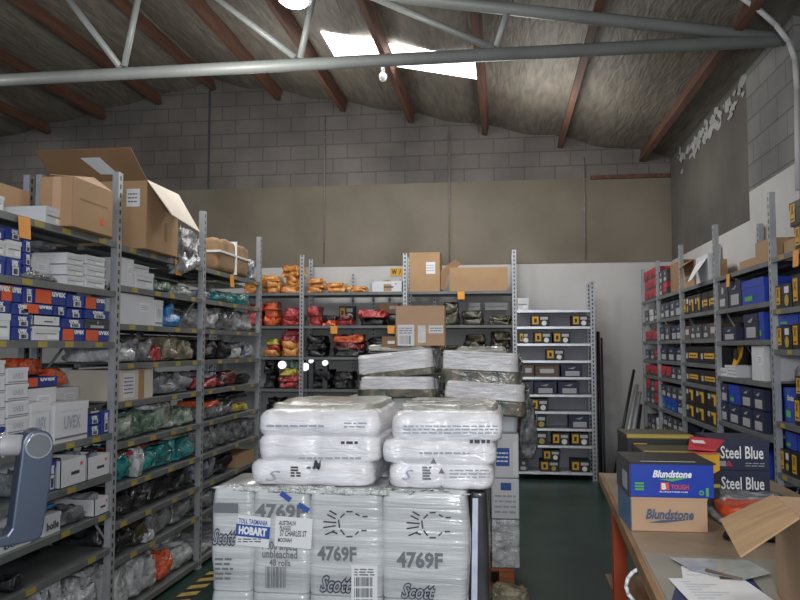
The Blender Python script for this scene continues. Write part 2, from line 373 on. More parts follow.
class Bay:
    def __init__(s, side, rack, a0, a1, levels, depth, top, posts=(1, 1), label='', lipm=None, lip=.035, back=False, tickets=None, otags=()):
        s.side, s.rack, s.a0, s.a1, s.levels, s.depth = side, rack, a0, a1, levels, depth
        mid = (a0+a1)/2; s.sgn = -1 if side.axis == 'R' else 1
        root = empty('shelving_rack', side.loc(mid, 0), side.rz); s.root = root; w = (a1-a0)
        tag(root, label, 'shelving', 'shelving racks along the walls')
        lo, hi = -w/2, w/2
        for i, x in enumerate((lo, hi)):
            use = posts[i] if side.axis != 'R' else posts[1-i]
            if not use: continue
            for yb in (0, depth-.04):
                p = MB(); t = .003; wv = .026
                p.box(-wv, wv, 0, t, 0, top); p.box(-wv, -wv+t, t, .038, 0, top); p.box(wv-t, wv, t, .038, 0, top); p.box(-wv-.006, wv+.006, -.004, .045, 0, .006)
                o = p.build('upright', STEEL, root); o.location = (x, yb, 0)
            MB().tube((x, .03, .5), (x, depth-.03, 1.1), .008, n=6).tube((x, depth-.03, 1.4), (x, .03, 2.0), .008, n=6).build('side_brace', STEEL, root)
        for i, z in enumerate(levels):
            sh = MB(); x0, x1 = lo+.028, hi-.028
            sh.box(x0, x1, .004, depth-.004, z-.004, z); sh.box(x0, x1, .0, .006, z-lip, z); sh.box(x0, x1, depth-.006, depth, z-lip, z)
            sh.box(x0, x1, .006, .02, z-lip, z-lip+.003); sh.box(x0, x1, depth*.5-.02, depth*.5+.02, z-.025, z-.004)
            o = sh.build('shelf', lipm or SHELF, root, .001)
            if tickets and i < tickets[1]:
                rr = random.Random(i*17+int(a0*10)); n = tickets[0]
                for k in range(n):
                    xx = x0+(k+.5+rr.uniform(-.25, .25))*(x1-x0)/n
                    if rr.random() < .12: continue
                    MB().box(xx-.038, xx+.038, -.0025, -.0008, z-lip+.004, z-.004).build('price_ticket', TICK, o)
        for px, i in otags:
            a = side.al(px, levels[i]); xx = (a-mid)*s.sgn
            if abs(xx) > w/2: continue
            MB().slab([(xx-.045, -.006, levels[i]-.005), (xx-.04, -.012, levels[i]-.105), (xx+.045, -.012, levels[i]-.105), (xx+.045, -.006, levels[i]-.005)], -.0015).build('orange_tag', OTICK, root)
        if back: MB().box(lo+.03, hi-.03, depth-.012, depth-.008, .08, levels[0]).build('back_panel', PANEL, root)
    def place(s, i): return SHELFN[min(i, 9)]+' shelf of'
    def put(s, lvl, px0, px1, yt, kind, d=.3, inset=.02, z0=None, h=None, rz=0, **kw):
        """thing of this kind on level lvl between two photo columns, its top at photo row yt"""
        base = s.levels[lvl] if z0 is None else z0
        a0, a1 = s.side.al(px0, base+.05), s.side.al(px1, base+.05); a0, a1 = min(a0, a1), max(a0, a1)
        a0, a1 = max(a0, s.a0+.028), min(a1, s.a1-.028)
        g = .003; a0 += g; a1 -= g; w = a1-a0; a = (a0+a1)/2
        if h is None: h = s.side.zat((px0+px1)/2, yt)-base
        up = [z for z in s.levels if z > base+.02]
        if up: h = min(h, min(up)-.038-base)
        d = min(d, s.depth-inset-.045); loc = s.side.loc(a, base+.001, inset); alg = a if s.side.axis != 'R' else -a
        if kind in KIND:
            fn, look, name, cat = KIND[kind]; root = empty(name, loc, s.side.rz+rz); fn(root, w, h-.003, d, **kw)
            reg(root, look, s.place(lvl), s.rack, cat, alg, base, f'{cat}es on the shelving racks' if cat.endswith('box') else f'{cat}s on the shelving racks'); return root, base+h
        m = SOFT[kind]; look = SLOOK[kind]
        o = soft('plastic_bag' if kind in 'wgdsb' or kind == 'tan' else 'folded_garment' if kind in ('t', 'r', 'yo', 'dr', 'dy') else 'plastic_packet', w, d, h, m, seed=random.random()*50, **kw)
        o.location = loc; o.rotation_euler = (0, 0, s.side.rz+rz)
        cat = {'plastic_bag': 'bag', 'folded_garment': 'garment', 'plastic_packet': 'packet'}[o.name.split('.')[0]]
        reg(o, look, s.place(lvl), s.rack, cat, alg, base, f'{cat}s on the shelving racks'); return o, base+h
    def pile(s, lvl, px0, px1, yt, kind, n, d=.34, inset=.03, **kw):
        base = s.levels[lvl]; h = (s.side.zat((px0+px1)/2, yt)-base)/n
        for k in range(n):
            j = (random.random()-.5)*.12*(px1-px0); e = random.random()*.16*(px1-px0)
            s.put(lvl, px0+j+e, px1+j, None, kind if isinstance(kind, str) else kind[k % len(kind)], d=d, inset=inset+random.random()*.03, z0=base+k*h, h=h*1.25, amp=.35, p=.3, rz=(random.random()-.5)*.16, **kw)
exec_after = []
# ================================================================== SETTING
XR = 2.16; XRN = 2.62; YB = 10.1; YJ = 6.98; XL = -10.2; XRIDGE = -4.0; ZR = 5.40; SLP = .21; Y0 = -2.5
def roofz(x): return ZR-SLP*abs(x-XRIDGE)
def st(o): o['kind'] = 'structure'; return o
BLOCK = brick_mat('block_wall', (.135, .122, .115), (.155, .142, .132), (.10, .09, .085))
BLOCKR = brick_mat('block_wall_light', (.19, .19, .185), (.225, .225, .22), (.13, .13, .13), .4, .2)
RENDER = mat('concrete_render', (.15, .13, .10), .9, 0, .25, .9, bump=.15, bscale=14, col2=(.215, .19, .15))
RENDERD = mat('dark_render', (.085, .08, .072), .9, 0, .3, 1.1, bump=.25, bscale=9, col2=(.135, .125, .11))
WPAINT = mat('white_painted_wall', (.50, .50, .49), .75, 0, .05, 1.5, bump=.08, bscale=10, col2=(.57, .57, .56))
FLOOR = mat('green_floor_paint', (.009, .026, .021), .32, 0, .3, 2.5, bump=.04, bscale=20, col2=(.02, .048, .037))
FOIL = mat('roof_foil', (.13, .118, .10), .65, .1, .3, 5, bump=.8, bscale=7, col2=(.20, .18, .15), stretch=(3.5, .6, 1))
TIMB = mat('purlin_timber', (.075, .035, .022), .8, 0, .3, 3, stretch=(6, .5, 6), col2=(.14, .062, .038))
TRUSS = mat('truss_paint', (.28, .30, .29), .45, .1, .1, 2)
st(MB().box(XL, XRN+.3, Y0, YB+.2, -.1, 0).build('floor', FLOOR))
def wall_back():
    o = MB()
    def poly(z0, z1f): 
        return [(XL, YB, z0)]+[(XR+.01, YB, z0)]
    w = MB().box(XL, XRN, YB, YB+.18, 0, 2.71); st(w.build('wall_back', WPAINT))
    w = MB().box(XL, XRN, YB-.012, YB+.18, 2.71, 3.82); st(w.build('wall_back', RENDER))
    pts = [(XL, YB, 3.82), (XRN, YB, 3.82), (XRN, YB, roofz(XRN)), (XRIDGE, YB, ZR), (XL, YB, roofz(XL))]
    w = MB(); w.slab([pts[0], pts[1], pts[2], pts[3], pts[4]], .18); st(w.build('wall_back', BLOCK))
wall_back()
# right wall: the far half steps in towards the room at the jog where the truss lands
def rwall(x, y0, y1, zs, mats, t=.25):
    for (z0, z1), m in zip(zs, mats): st(MB().box(x, x+t, y0, y1, z0, z1).build('wall_right', m))
YK = 5.86
rwall(XR, YK, YJ, [(0, 2.97), (2.97, 4.0)], [WPAINT, BLOCKR], .45)
st(MB().slab([(XR, YK, 4.0), (XR, YJ, 4.0), (XR, YJ, roofz(XR)), (XR, YK, roofz(XR))], -.45).build('wall_right', BLOCKR))
rwall(XR, YJ+.002, YB, [(0, 2.72), (2.72, 3.98)], [WPAINT, RENDERD], .6)
st(MB().slab([(XR, YJ+.002, 3.98), (XR, YB, 3.98), (XR, YB, roofz(XR)+.0), (XR, YJ+.002, roofz(XR))], -.5).build('wall_right', RENDERD))
# ragged edge of flaked paint high on the dark render
fl = MB(); rr = random.Random(4)
for k in range(75):
    y = rr.uniform(7.05, 9.6); z = 3.93+rr.gauss(0, .06)-.03*(y-7); s_ = rr.uniform(.02, .09)
    ox = rr.uniform(.003, .012)
    fl.slab([(XR-ox, y+s_*math.cos(a)*rr.uniform(.3, 1.8), z+s_*math.sin(a)*rr.uniform(.2, 1)) for a in [i*PI/3 for i in range(6)]], .0005)
st(fl.build('trim_1', mat('flaked_paint', (.36, .36, .35), .8)))
rwall(XRN, Y0, YK+.2, [(0, 2.98), (2.98, 4.02)], [WPAINT, BLOCKR], .25)
st(MB().box(XL-.2, XL, Y0, YB, 0, roofz(XL)).build('wall_left', BLOCK))
# roof underside (foil sarking over mesh), sagging a little between purlins
PUR = [-9.4, -8.4, -7.45, -6.55, -5.7, -4.85, -4.05, -3.05, -2.13, -1.19, -.19, .79, 1.83]
def roofside(xa, xb, name):
    vs = []; fs = []; nx = 40; ny = 60
    for i in range(nx+1):
        for j in range(ny+1):
            x = xa+(xb-xa)*i/nx; y = Y0+(YB+.1-Y0)*j/ny
            dn = min(abs(x-p) for p in PUR); sag = -.05*min(dn/.45, 1)**1.5+.02*noise.noise(Vector((x*2, y*1.4, 0)))
            vs.append((x, y, roofz(x)+sag-.005))
    for i in range(nx):
        for j in range(ny): a = i*(ny+1)+j; fs.append((a, a+1, a+ny+2, a+ny+1))
    st(MB().add(vs, fs, True).build(name, FOIL))
    st(MB().slab([(xa, Y0, roofz(xa)+.08), (xb, Y0, roofz(xb)+.08), (xb, YB+.1, roofz(xb)+.08), (xa, YB+.1, roofz(xa)+.08)], .04).build(name, FOIL))
roofside(XL, XRIDGE, 'ceiling'); roofside(XRIDGE, XRN+.3, 'ceiling')
for x in PUR:
    o = MB().box(-.032, .032, Y0, YB-.02, -.155, -.012).build('purlin', TIMB); o.location = (x, 0, roofz(x)-.01)
    o.rotation_euler = (0, (-1 if x < XRIDGE else 1)*math.atan(SLP), 0)
    st(o); o.name = 'trim_2'
st(MB().box(1.15, 2.15, YB-.05, YB-.013, 3.80, 3.85).build('trim_3', TIMB))
# skylight sheets
SKYM = mat('skylight_sheet', (1, 1, 1), .4, 0, .01, 2, emit=5.)
def sky(x0, x1, y0, y1, nm):
    st(MB().slab([(x0, y0, roofz(x0)-.062), (x1, y0, roofz(x1)-.062), (x1, y1, roofz(x1)-.062), (x0, y1, roofz(x0)-.062)], -.01).build(nm, SKYM))
sky(-1.86, -1.24, 7.55, 8.28, 'window_1'); sky(-1.15, -.24, 7.60, 8.24, 'window_2'); sky(-7.35, -6.62, 8.7, 9.25, 'window_3')
# seams, conduits, tape on the floor
st(MB().box(-4.1, -4.07, YB-.004, YB, 3.82, 5.36).build('trim_4', INK))
for x, z0, z1 in ((-2.41, 2.75, 4.8), (-.70, 2.75, 4.5), (1.07, 2.75, 4.1)):
    o = MB().tube((x, YB-.03, z0), (x, YB-.03, z1), .007, n=8)
    for z in (z0+.3, (z0+z1)/2, z1-.3): o.box(x-.014, x+.014, YB-.035, YB-.012, z-.01, z+.01)
    st(o.build('trim_5', mat('dull_conduit', (.22, .21, .19), .6)))
c = MB(); P = [onY(a_, b_, 5.6) for a_, b_ in ((742, -2), (758, 9), (776, 25), (789, 42), (795, 60), (797, 90), (798, 190))]
c.path(P, .02); st(c.build('trim_6', GREYW))
tp = MB(); tb = MB()
for k in range(24):
    y = 3.4+k*.16
    tb.slab([(-2.10, y, .0015), (-1.99, y+.06, .0015), (-1.99, y+.14, .0015), (-2.10, y+.08, .0015)], .001)
    tp.slab([(-2.10, y+.08, .0015), (-1.99, y+.14, .0015), (-1.99, y+.22, .0015), (-2.10, y+.16, .0015)], .001)
o = tp.build('floor_tape', TICK); st(o); o2 = tb.build('floor_tape_stripes', BLACK, o)
# ------------------------------------------------------------------ truss
YT = 6.0
tr = empty('roof_truss', (0, YT, 0)); tag(tr, 'grey tubular steel roof truss spanning the whole shed overhead', 'truss')
def TP(px, py): p = onY(px, py, YT); return (p.x, 0, p.z)
c0, c1 = Vector(TP(2, 80)), Vector(TP(779, 40)); dd = (c1-c0)/(c1.x-c0.x)
MB().tube(c0+dd*(-9.9-c0.x), c1, .052, n=20).build('bottom_chord', TRUSS, tr)
def chz(x): return c1.z+.03+.175*(2.0-x) if x > XRIDGE else c1.z+.03+.175*(2.0-XRIDGE)-.175*(XRIDGE-x)
MB().tube((2.15, 0, chz(2.15)), (XRIDGE, 0, chz(XRIDGE)), .05, n=20).tube((XRIDGE, 0, chz(XRIDGE)), (-9.9, 0, chz(-9.9)), .05, n=20).build('top_chord', TRUSS, tr)
for jx, pts in ((122, ((70, 0), (137, 0))), (298, ((220, 0), (312, 0))), (494, ((380, 0), (511, 0)))):
    J = Vector(TP(jx, 73-jx*.052))
    for px_, py_ in pts:
        E_ = Vector(TP(px_, py_)); u_ = (E_-J)
        for _ in range(60):      # run the strut up until it meets the top chord
            if J.z+u_.z > chz(J.x+u_.x)-.02: break
            u_ *= 1.03
        k_ = (chz(J.x+u_.x)-J.z)/u_.z
        MB().tube(J+Vector((-.02 if u_.x < 0 else .02, 0, 0)), J+u_, .028, n=12).build('web_strut', TRUSS, tr)
for xj in (-5.0, -6.6, -8.2):
    for dx in (-1.1, .25): MB().tube((xj, 0, c0.z), (xj+dx, 0, chz(xj+dx)), .028, n=12).build('web_strut', TRUSS, tr)
# bare bulb hanging from purlin and bright high-bay light
p = onY(383, 77, 8.0)
hb = empty('hanging_bulb', (p.x, p.y, p.z)); tag(hb, 'bare light bulb hanging under the skylight by its cord', 'light bulb')
soft('glass_bulb', .09, .09, .11, mat('bulb_glass', (.75, .75, .72), .1, 0, .02, 3, coat=1), amp=0, p=1, parent=hb).location = (0, -.045, -.055)
MB().tube((0, 0, .05), (0, 0, .11), .02).build('lamp_holder', WHITE, hb); MB().tube((0, 0, .1), (0, 0, roofz(p.x)-p.z-.03), .006).build('cord', INK, hb)
p = onY(295, 1, 5.2)
hl = empty('high_bay_light', p); tag(hl, 'bright glowing high bay light at top edge of photo', 'light')
MB().tube((0, 0, -.02), (0, 0, .0), .09, n=24).build('glowing_lens', mat('lamp_glow', (1, 1, 1), .3, 0, 0, 1, emit=12), hl)
MB().tube((0, 0, .0), (0, 0, .22), .12, .05, n=24).build('reflector', SHELFW, hl); MB().tube((0, 0, .2), (0, 0, roofz(p.x)-p.z-.02), .012).build('stem', INK, hl)
# W sign on the back wall
p = onY(396.5, 272, YB-.004); s_ = empty('wall_sign', (p.x, YB-.004, p.z)); tag(s_, 'small yellow sign with black W on white back wall', 'sign')
MB().box(-.085, .085, -.004, .0, -.055, .055).build('sign_plate', YEL, s_); text('W', .075, .07, INK, s_, (-.03, -.005, 0), bold=.05); text('/', .03, .07, INK, s_, (.05, -.005, 0), bold=.04)
# ================================================================== LEFT RACKS
LA = [2.21, 1.925, 1.635, 1.12, .89, .68, .48, .12]
LB = [2.20, 1.965, 1.74, 1.51, 1.285, 1.05, .81, .595, .385, .06]
A = Bay(SL, 'near left rack', 2.85, 4.12, LA, .52, 2.62, (1, 1), 'grey steel shelving rack at left edge holding blue glasses boxes', tickets=(4, 8), otags=[(23, 0)])
B = Bay(SL, 'middle left rack', 4.12, 5.39, LB, .52, 2.62, (0, 1), 'grey steel shelving rack under the big open brown carton', tickets=(4, 9), otags=[(177, 0)])
Cc = Bay(SL, 'far left rack', 5.39, 6.72, LB, .52, 2.62, (0, 1), 'grey steel shelving rack under the strapped brown parcel', tickets=(3, 8), otags=[(231, 0)])
SLB = Side('L', -2.76)
for n_, (a0_, a1_) in enumerate(((2.85, 4.12), (4.12, 5.39), (5.39, 6.72))):
    Bay(SLB, 'hidden rear rack', a0_, a1_, [2.2, 1.7, 1.2, .7, .12], .5, 2.62, (n_ == 0, 1), ['grey shelving rack back to back behind the glasses boxes rack', 'grey shelving rack back to back behind the middle left rack', 'grey shelving rack back to back behind the strapped parcel rack'][n_])
# near rack
def col(bay, lvl, px0, px1, items, **kw):
    """items bottom-up: (kind, height in metres)"""
    z = bay.levels[lvl]+.001
    for k, h in items:
        if k: bay.put(lvl, px0, px1, None, k, z0=z, h=h, **kw)
        z += h+.001
# shelf 1 (top)
A.put(0, 38, 76, None, 'ctp', h=.21, d=.2, inset=.26); A.put(0, -14, 11, 193, 'wbox', d=.2, inset=.03)
A.put(0, 49, 70, 208, 'wbox', d=.24, inset=.02)
# shelf 2
col(A, 1, -14, 10, [('ublue', .085), ('wbox', .07), ('ublue', .055)]); col(A, 1, 11, 26, [('ublue', .085), ('wbox', .08), ('ublue', .055)])
col(A, 1, 27, 36, [('ublue', .06), ('ublue', .06), ('ublue', .06)])
A.put(1, 40, 68, 255, 'cw', d=.3, inset=.1); A.put(1, 27, 63, 272, 'g', d=.09, inset=.005)
col(A, 1, 70, 88, [('wbox', .05), ('wbox', .055), ('wbox', .06)]); col(A, 1, 89, 109, [('wbox', .065), ('wbox', .06), ('wbox', .05)])
A.put(1, 50, 88, 243, 's', d=.3, inset=.15, z0=2.115, h=.045)
# shelf 3
col(A, 2, -14, 15, [('wbox', .12), ('ublue', .055), ('uvex', .09)]); col(A, 2, 16, 36, [('ublue', .06), ('ublue', .055), ('ublue', .055)])
A.put(2, 5, 26, None, 'uvex', z0=1.81, h=.085); A.put(2, 27, 38, None, 'ublue', z0=1.81, h=.08)
col(A, 2, 37, 64, [('wbox', .07), ('tray', .05)]); A.put(2, 38, 62, None, 'g', z0=1.71, h=.05, d=.22, inset=.04)
A.put(2, 27, 57, None, 'uvex', z0=1.762, h=.05); A.put(2, 39, 70, None, 'uvex', z0=1.814, h=.078)
col(A, 2, 66, 88, [('uvex', .065), ('ublue', .05)]); A.put(2, 58, 70, None, 'ublue', z0=1.762, h=.05); A.put(2, 71, 86, None, 'ublue', z0=1.755, h=.05)
A.put(2, 71, 88, None, 'ublue', z0=1.81, h=.07); A.put(2, 89, 109, None, 'uvex', z0=1.81, h=.07)
col(A, 2, 89, 113, [('uvex', .065), ('dg', .055), ('ublue', .05)])
# shelf 4
col(A, 3, -14, 10, [('ublue', .07), ('ublue', .055), ('uw', .075), ('uw', .075), ('uw', .075), ('uw', .07)]); col(A, 3, 11, 33, [('ublue', .085), ('uw', .075), ('uw', .075), ('uw', .075), ('uw', .075)])
A.put(3, 34, 78, None, 'cw', z0=1.25, h=.15, d=.3, inset=.12); A.put(3, 36, 78, None, 'uvex', z0=1.405, h=.05, inset=.11)
A.put(3, 56, 90, 402, 'uw', d=.28, inset=.01); A.put(3, 34, 54, 402, 'uw', d=.28)
A.put(3, 91, 104, None, 'ublue', h=.06); A.put(3, 91, 104, None, 'ublue', z0=1.182, h=.055); A.put(3, 105, 113, None, 'ublue', h=.13)
A.put(3, 80, 112, None, 'cw', z0=1.255, h=.13, d=.2, inset=.2); A.put(3, 91, 106, None, 'dg', z0=1.24, h=.04)
A.put(3, 50, 78, None, 'o', z0=1.457, h=.09, d=.25, inset=.15); A.put(3, 79, 106, None, 'o', z0=1.39, h=.1, d=.2, inset=.2)
# shelf 5
r_, _ = A.put(4, 62, 88, 458, 'tray', d=.4, inset=.01); A.put(4, 89, 112, 455, 'tray', d=.4, inset=.01)
A.put(4, 64, 86, None, 'g', z0=.90, h=.13, d=.34, inset=.05); A.put(4, 91, 110, None, 'nb', z0=.90, h=.13, d=.34, inset=.05); A.put(4, 50, 60, 462, 'ublue', d=.12); A.put(4, 30, 48, 470, 'g', d=.2)
# shelf 6
A.put(5, 96, 113, 497, 'tray', d=.36, inset=.01); A.put(5, 67, 94, 508, 'g', d=.2, inset=.02); A.put(5, 97, 111, None, 's', z0=.69, h=.10, d=.3, inset=.04)
A.put(5, 47, 65, 514, 'bolle', d=.3); A.put(5, 2, 36, 535, 'bolle', d=.3); A.put(5, 70, 92, None, 'nb', z0=.69, h=.09, d=.2, inset=.26)
A.put(5, 50, 64, None, 'b', z0=.80, h=.03, d=.2)
# shelf 7 and bottom
A.put(6, 16, 32, 574, 'd', d=.12); A.put(6, 84, 96, 553, 'd', d=.1, inset=.3)
A.put(7, 52, 76, 580, 'w', d=.3, inset=.02); A.put(7, 78, 108, 576, 'w', d=.3, inset=.03); A.put(7, 20, 45, 590, 'o', d=.3, inset=.1)
# middle rack
B.put(1, 123, 137, 258, 'cw', d=.3); B.put(1, 139, 157, 272, 'wbox', d=.35); B.put(1, 141, 157, None, 'wbox', z0=2.075, h=.045, d=.3, inset=.05)
B.put(1, 159, 178, 280, 'dgr', d=.4, amp=.3); B.put(1, 179, 199, 285, 'gr', d=.4, amp=.3)
B.put(2, 123, 157, 293, 'cw', d=.32); B.put(2, 167, 186, 303, 'b', d=.3, amp=.35); B.put(2, 187, 199, 312, 'g', d=.3, amp=.3); B.put(2, 158, 166, 300, 'uw', d=.32)
B.put(3, 122, 142, 342, 'w', d=.4, amp=.3); B.put(3, 143, 160, 338, 'g', d=.4, amp=.3); B.put(3, 157, 170, 345, 'r', d=.25, amp=.3); B.put(3, 168, 186, 337, 'tan', d=.42, amp=.35); B.put(3, 184, 200, 340, 'tan', d=.4, amp=.35)
B.put(4, 124, 156, 369, 'cc', d=.34); B.put(4, 158, 180, 376, 's', d=.4, amp=.35); B.put(4, 178, 200, 372, 's', d=.42, amp=.35)
B.put(5, 121, 142, 414, 'gr', d=.42, amp=.3); B.put(5, 141, 163, 408, 'dgr', d=.42, amp=.3); B.put(5, 160, 184, 398, 'gr', d=.44, amp=.35); B.put(5, 183, 200, 408, 'gr', d=.4, amp=.35)
B.put(5, 150, 178, None, 'w', z0=1.2, h=.045, d=.25, amp=.3)
B.put(6, 120, 138, 452, 't', d=.46, amp=.3); B.put(6, 137, 160, 446, 't', d=.48, amp=.35, inset=.0); B.put(6, 158, 182, 440, 't', d=.48, amp=.3); B.put(6, 180, 200, 436, 't', d=.46, amp=.3)
B.put(6, 121, 140, None, 'r', z0=.95, h=.04, d=.3, amp=.3); B.put(6, 145, 170, None, 'dr', z0=.97, h=.04, d=.3, amp=.3); B.put(6, 172, 198, None, 'tan', z0=.975, h=.035, d=.3, amp=.3); B.put(6, 138, 146, 448, 'w', d=.08, inset=-.0, amp=.3)
for a_, b_, t_ in ((119, 137, 478), (137, 155, 474), (156, 178, 466), (178, 201, 458)): B.put(7, a_, b_, t_, 'd', d=.46, amp=.3)
B.put(8, 118, 140, 512, 'd', d=.44, amp=.35); B.put(8, 139, 157, 520, 'dy', d=.4, amp=.3); B.put(8, 158, 178, 505, 'g', d=.4, amp=.3); B.put(8, 178, 200, 497, 'g', d=.4, amp=.3); B.put(8, 146, 156, 530, 'w', d=.06, inset=0, amp=.3)
B.put(9, 116, 136, 562, 'w', d=.44, amp=.2); B.put(9, 138, 164, 556, 'w', d=.46, amp=.2); B.put(9, 166, 178, 552, 'o', d=.4); B.put(9, 179, 200, 545, 'w', d=.44, amp=.2)
B.put(9, 150, 178, None, 'w', z0=.24, h=.12, d=.36, inset=.1); B.put(9, 180, 200, None, 'w', z0=.24, h=.12, d=.36, inset=.1)
# far rack
Cc.put(0, 252, 262, 260, 'nb', d=.2, amp=.3)
Cc.put(1, 206, 216, 290, 'nb', d=.4, amp=.3); Cc.put(1, 217, 240, 291, 't', d=.46, amp=.3); Cc.put(1, 239, 257, 293, 't', d=.44, amp=.3); Cc.put(1, 220, 250, None, 'tan', z0=2.115, h=.03, d=.4)
for a_, b_, t_, k_ in ((208, 224, 307, 'w'), (223, 240, 305, 'g'), (240, 257, 306, 'w')): Cc.put(2, a_, b_, t_, k_, d=.45, amp=.35)
Cc.put(3, 207, 222, 340, 'd', d=.45, amp=.3); Cc.put(3, 222, 236, 340, 'd', d=.45, amp=.3); Cc.put(3, 237, 246, 347, 'w', d=.3, amp=.3); Cc.put(3, 246, 257, 342, 'nb', d=.45, amp=.3)
Cc.put(4, 207, 222, 376, 'r', d=.4, amp=.35); Cc.put(4, 222, 242, 371, 'dr', d=.45, amp=.35); Cc.put(4, 242, 256, 374, 'd', d=.45, amp=.3); Cc.put(4, 212, 222, None, 'nb', z0=1.365, h=.05, d=.3)
Cc.put(5, 207, 222, 406, 'g', d=.4, amp=.3); Cc.put(5, 222, 240, 401, 'g', d=.4, amp=.3); Cc.put(5, 240, 253, 403, 'yy', d=.3, amp=.3); Cc.put(5, 212, 224, None, 'o', z0=1.135, h=.06, d=.3); Cc.put(5, 226, 254, None, 'd', z0=1.165, h=.06, d=.4)
for k_ in range(5): Cc.put(6, 206+k_*10.2, 216+k_*10.2, 423-k_*1.2, 'g', d=.45, amp=.25)
Cc.put(7, 207, 222, 458, 'nb', d=.4, amp=.3); Cc.put(7, 222, 238, 454, 'd', d=.4, amp=.3); Cc.put(7, 239, 256, 452, 'ctp', d=.4)
for k_ in range(4): Cc.put(8, 205+k_*12.5, 217+k_*12.5, 490-k_*3, 'g', d=.4, amp=.3)
for k_ in range(3): Cc.put(9, 203+k_*16, 218+k_*16, 545-k_*8, 'w', d=.4, amp=.3)
# ================================================================== BACK RACKS
LD = [2.31, 1.885, 1.485, 1.075, .66, .12]
D0 = Bay(SD, 'corner back rack', -3.90, -2.565, LD, .5, 2.8, (1, 1), 'grey shelving rack in back left corner with folded orange vests on top')
D1 = Bay(SD, 'centre back rack', -2.565, -1.224, LD, .5, 2.8, (0, 1), 'grey shelving rack below the yellow W sign on back wall', otags=[(334, 1), (391, 1)])
D2 = Bay(SD, 'tall back rack', -1.224, .143, LD, .5, 2.82, (0, 1), 'grey shelving rack with two large brown cartons on top', otags=[(461, 0)])
LE = [2.066, 1.863, 1.654, 1.447, 1.245, 1.032, .826, .621, .416, .097]
D3 = Bay(SD, 'bright back rack', .143, 1.084, LE, .42, 2.42, (0, 1), 'low shelving rack with ten bright shelves of small boot boxes', lipm=SHELFW, lip=.03, back=True, otags=[])
for x in (-2.0, -1.72, -1.5, -.9):      # loose spare uprights stored behind the racks
    o = MB().box(-.02, .02, -.003, 0, .0, 2.52+.1*math.sin(x*9)).box(-.02, -.017, 0, .03, 0, 2.52).build('spare_upright', STEEL); o.location = (x, YB-.06, 0)
    tag(o, 'bare grey upright standing against back wall behind the centre back rack', 'upright', 'spare uprights behind the back racks')
D0.pile(0, 262, 278, 276, 'yo', 3); D0.pile(0, 279, 300, 266, 'yo', 5); D0.pile(0, 240, 261, 275, 'yo', 3)
D0.pile(1, 262, 276, 303, 'o', 3); D0.pile(1, 277, 300, 309, 'r', 3); D0.pile(1, 240, 261, 305, 'r', 3)
D0.pile(2, 262, 277, 340, ['yo', 'r', 'yy'], 3); D0.pile(2, 278, 300, 329, ['yo', 'yo', 'r', 'r'], 4)
D0.pile(3, 262, 273, 360, 'd', 4); D0.pile(3, 274, 300, 370, ['r', 'r', 'yy'], 3); D0.put(3, 286, 300, None, 'dgr', z0=1.3, h=.15, inset=.1)
D0.pile(4, 262, 280, 400, 'd', 3); D0.pile(4, 281, 300, 404, 'dr', 3)
D1.pile(0, 304, 322, 279, 'yo', 3); D1.pile(0, 323, 344, 283, 'yo', 2); D1.pile(0, 345, 366, 286, 'yo', 2)
r_, _ = D1.put(0, 371, 402, 281, 'tray', d=.3)
MB().slab([(-.18, .01, .105), (.18, .01, .105), (.0, .06, .16)], .003).build('raised_flap', KRAFT2, r_); panel(r_, -.04, .06, .01, .1, KRAFT, name='brown_panel')
D1.pile(1, 304, 318, 308, 'r', 2); D1.pile(1, 317, 334, 316, ['o', 'd'], 2); D1.pile(1, 335, 352, 316, ['r', 'dr'], 2); D1.pile(1, 354, 386, 311, ['d', 'r'], 2); D1.put(1, 387, 402, 314, 'd')
D1.put(1, 376, 396, None, 'ct', z0=2.04, h=.14, inset=.22, d=.2); D1.put(1, 334, 350, None, 'y', z0=1.95, h=.2, inset=.28, d=.16)
D1.pile(2, 304, 325, 337, 'd', 3); D1.pile(2, 326, 362, 336, ['d', 'dr', 'o'], 3); D1.pile(2, 364, 400, 338, ['d', 'dr'], 3)
D1.pile(3, 304, 330, 372, 'd', 2); D1.pile(3, 331, 352, 374, 'd', 2); D1.pile(3, 354, 400, 374, ['g', 'd'], 2)
D1.pile(4, 304, 340, 404, 'd', 3); D1.pile(4, 342, 400, 404, 'dr', 2)
for px, py, bay, r in ((282, 365, D0, .05), (305, 367, D1, .05), (311, 361, D1, .028), (325, 363, D1, .035)):  # flash glare on the packets, put in as glowing white discs
    p = onY(px, py, 9.56); o = empty('glare_spot', (p.x, p.y, 1.078+.001))
    h = p.z-1.078
    MB().box(-.03, .03, 0, .1, 0, h-r*.5).build('glare_stand', DGREY, o); MB().tube((0, -.012, h), (0, .03, h), r, n=20).build('glare_face', GLARE, o)
    reg(o, 'round white glare spot painted as glow', 'fourth shelf of', bay.rack, 'glare spot', p.x, p.z, 'painted glare spots on the back racks')
cr_, _ = D2.put(0, 409, 440, 252, 'ct', d=.36, tape=False); D2.put(0, 449, 508, 267, 'ctp', d=.34, tape=False)
Q_ = [onY(a_, b_, 9.53) for a_, b_ in ((440.5, 271), (455, 259), (461.5, 263.5), (448, 275), (446, 289), (440.5, 290))]
MB().slab([Vector((q.x, 9.535+.10*(q.x-Q_[0].x), q.z))-Vector(cr_.location) for q in Q_], .004).build('open_side_flap', KRAFT2, cr_)
for a_, b_, t_ in ((441, 459, 304), (460, 484, 312), (485, 511, 316)): D2.pile(1, a_, b_, t_, 'dy', 2, d=.3)
D2.pile(1, 408, 440, 312, 'dy', 2)
for a_, b_ in ((467, 480), (484, 508)): D2.put(1, a_, b_, None, 'wbox', z0=2.08, h=.1, d=.18, inset=.29)
for a_, b_, t_ in ((461, 486, 336), (487, 511, 333), (440, 460, 346), (408, 438, 345)): D2.pile(2, a_, b_, t_, 'dy', 3, d=.36)
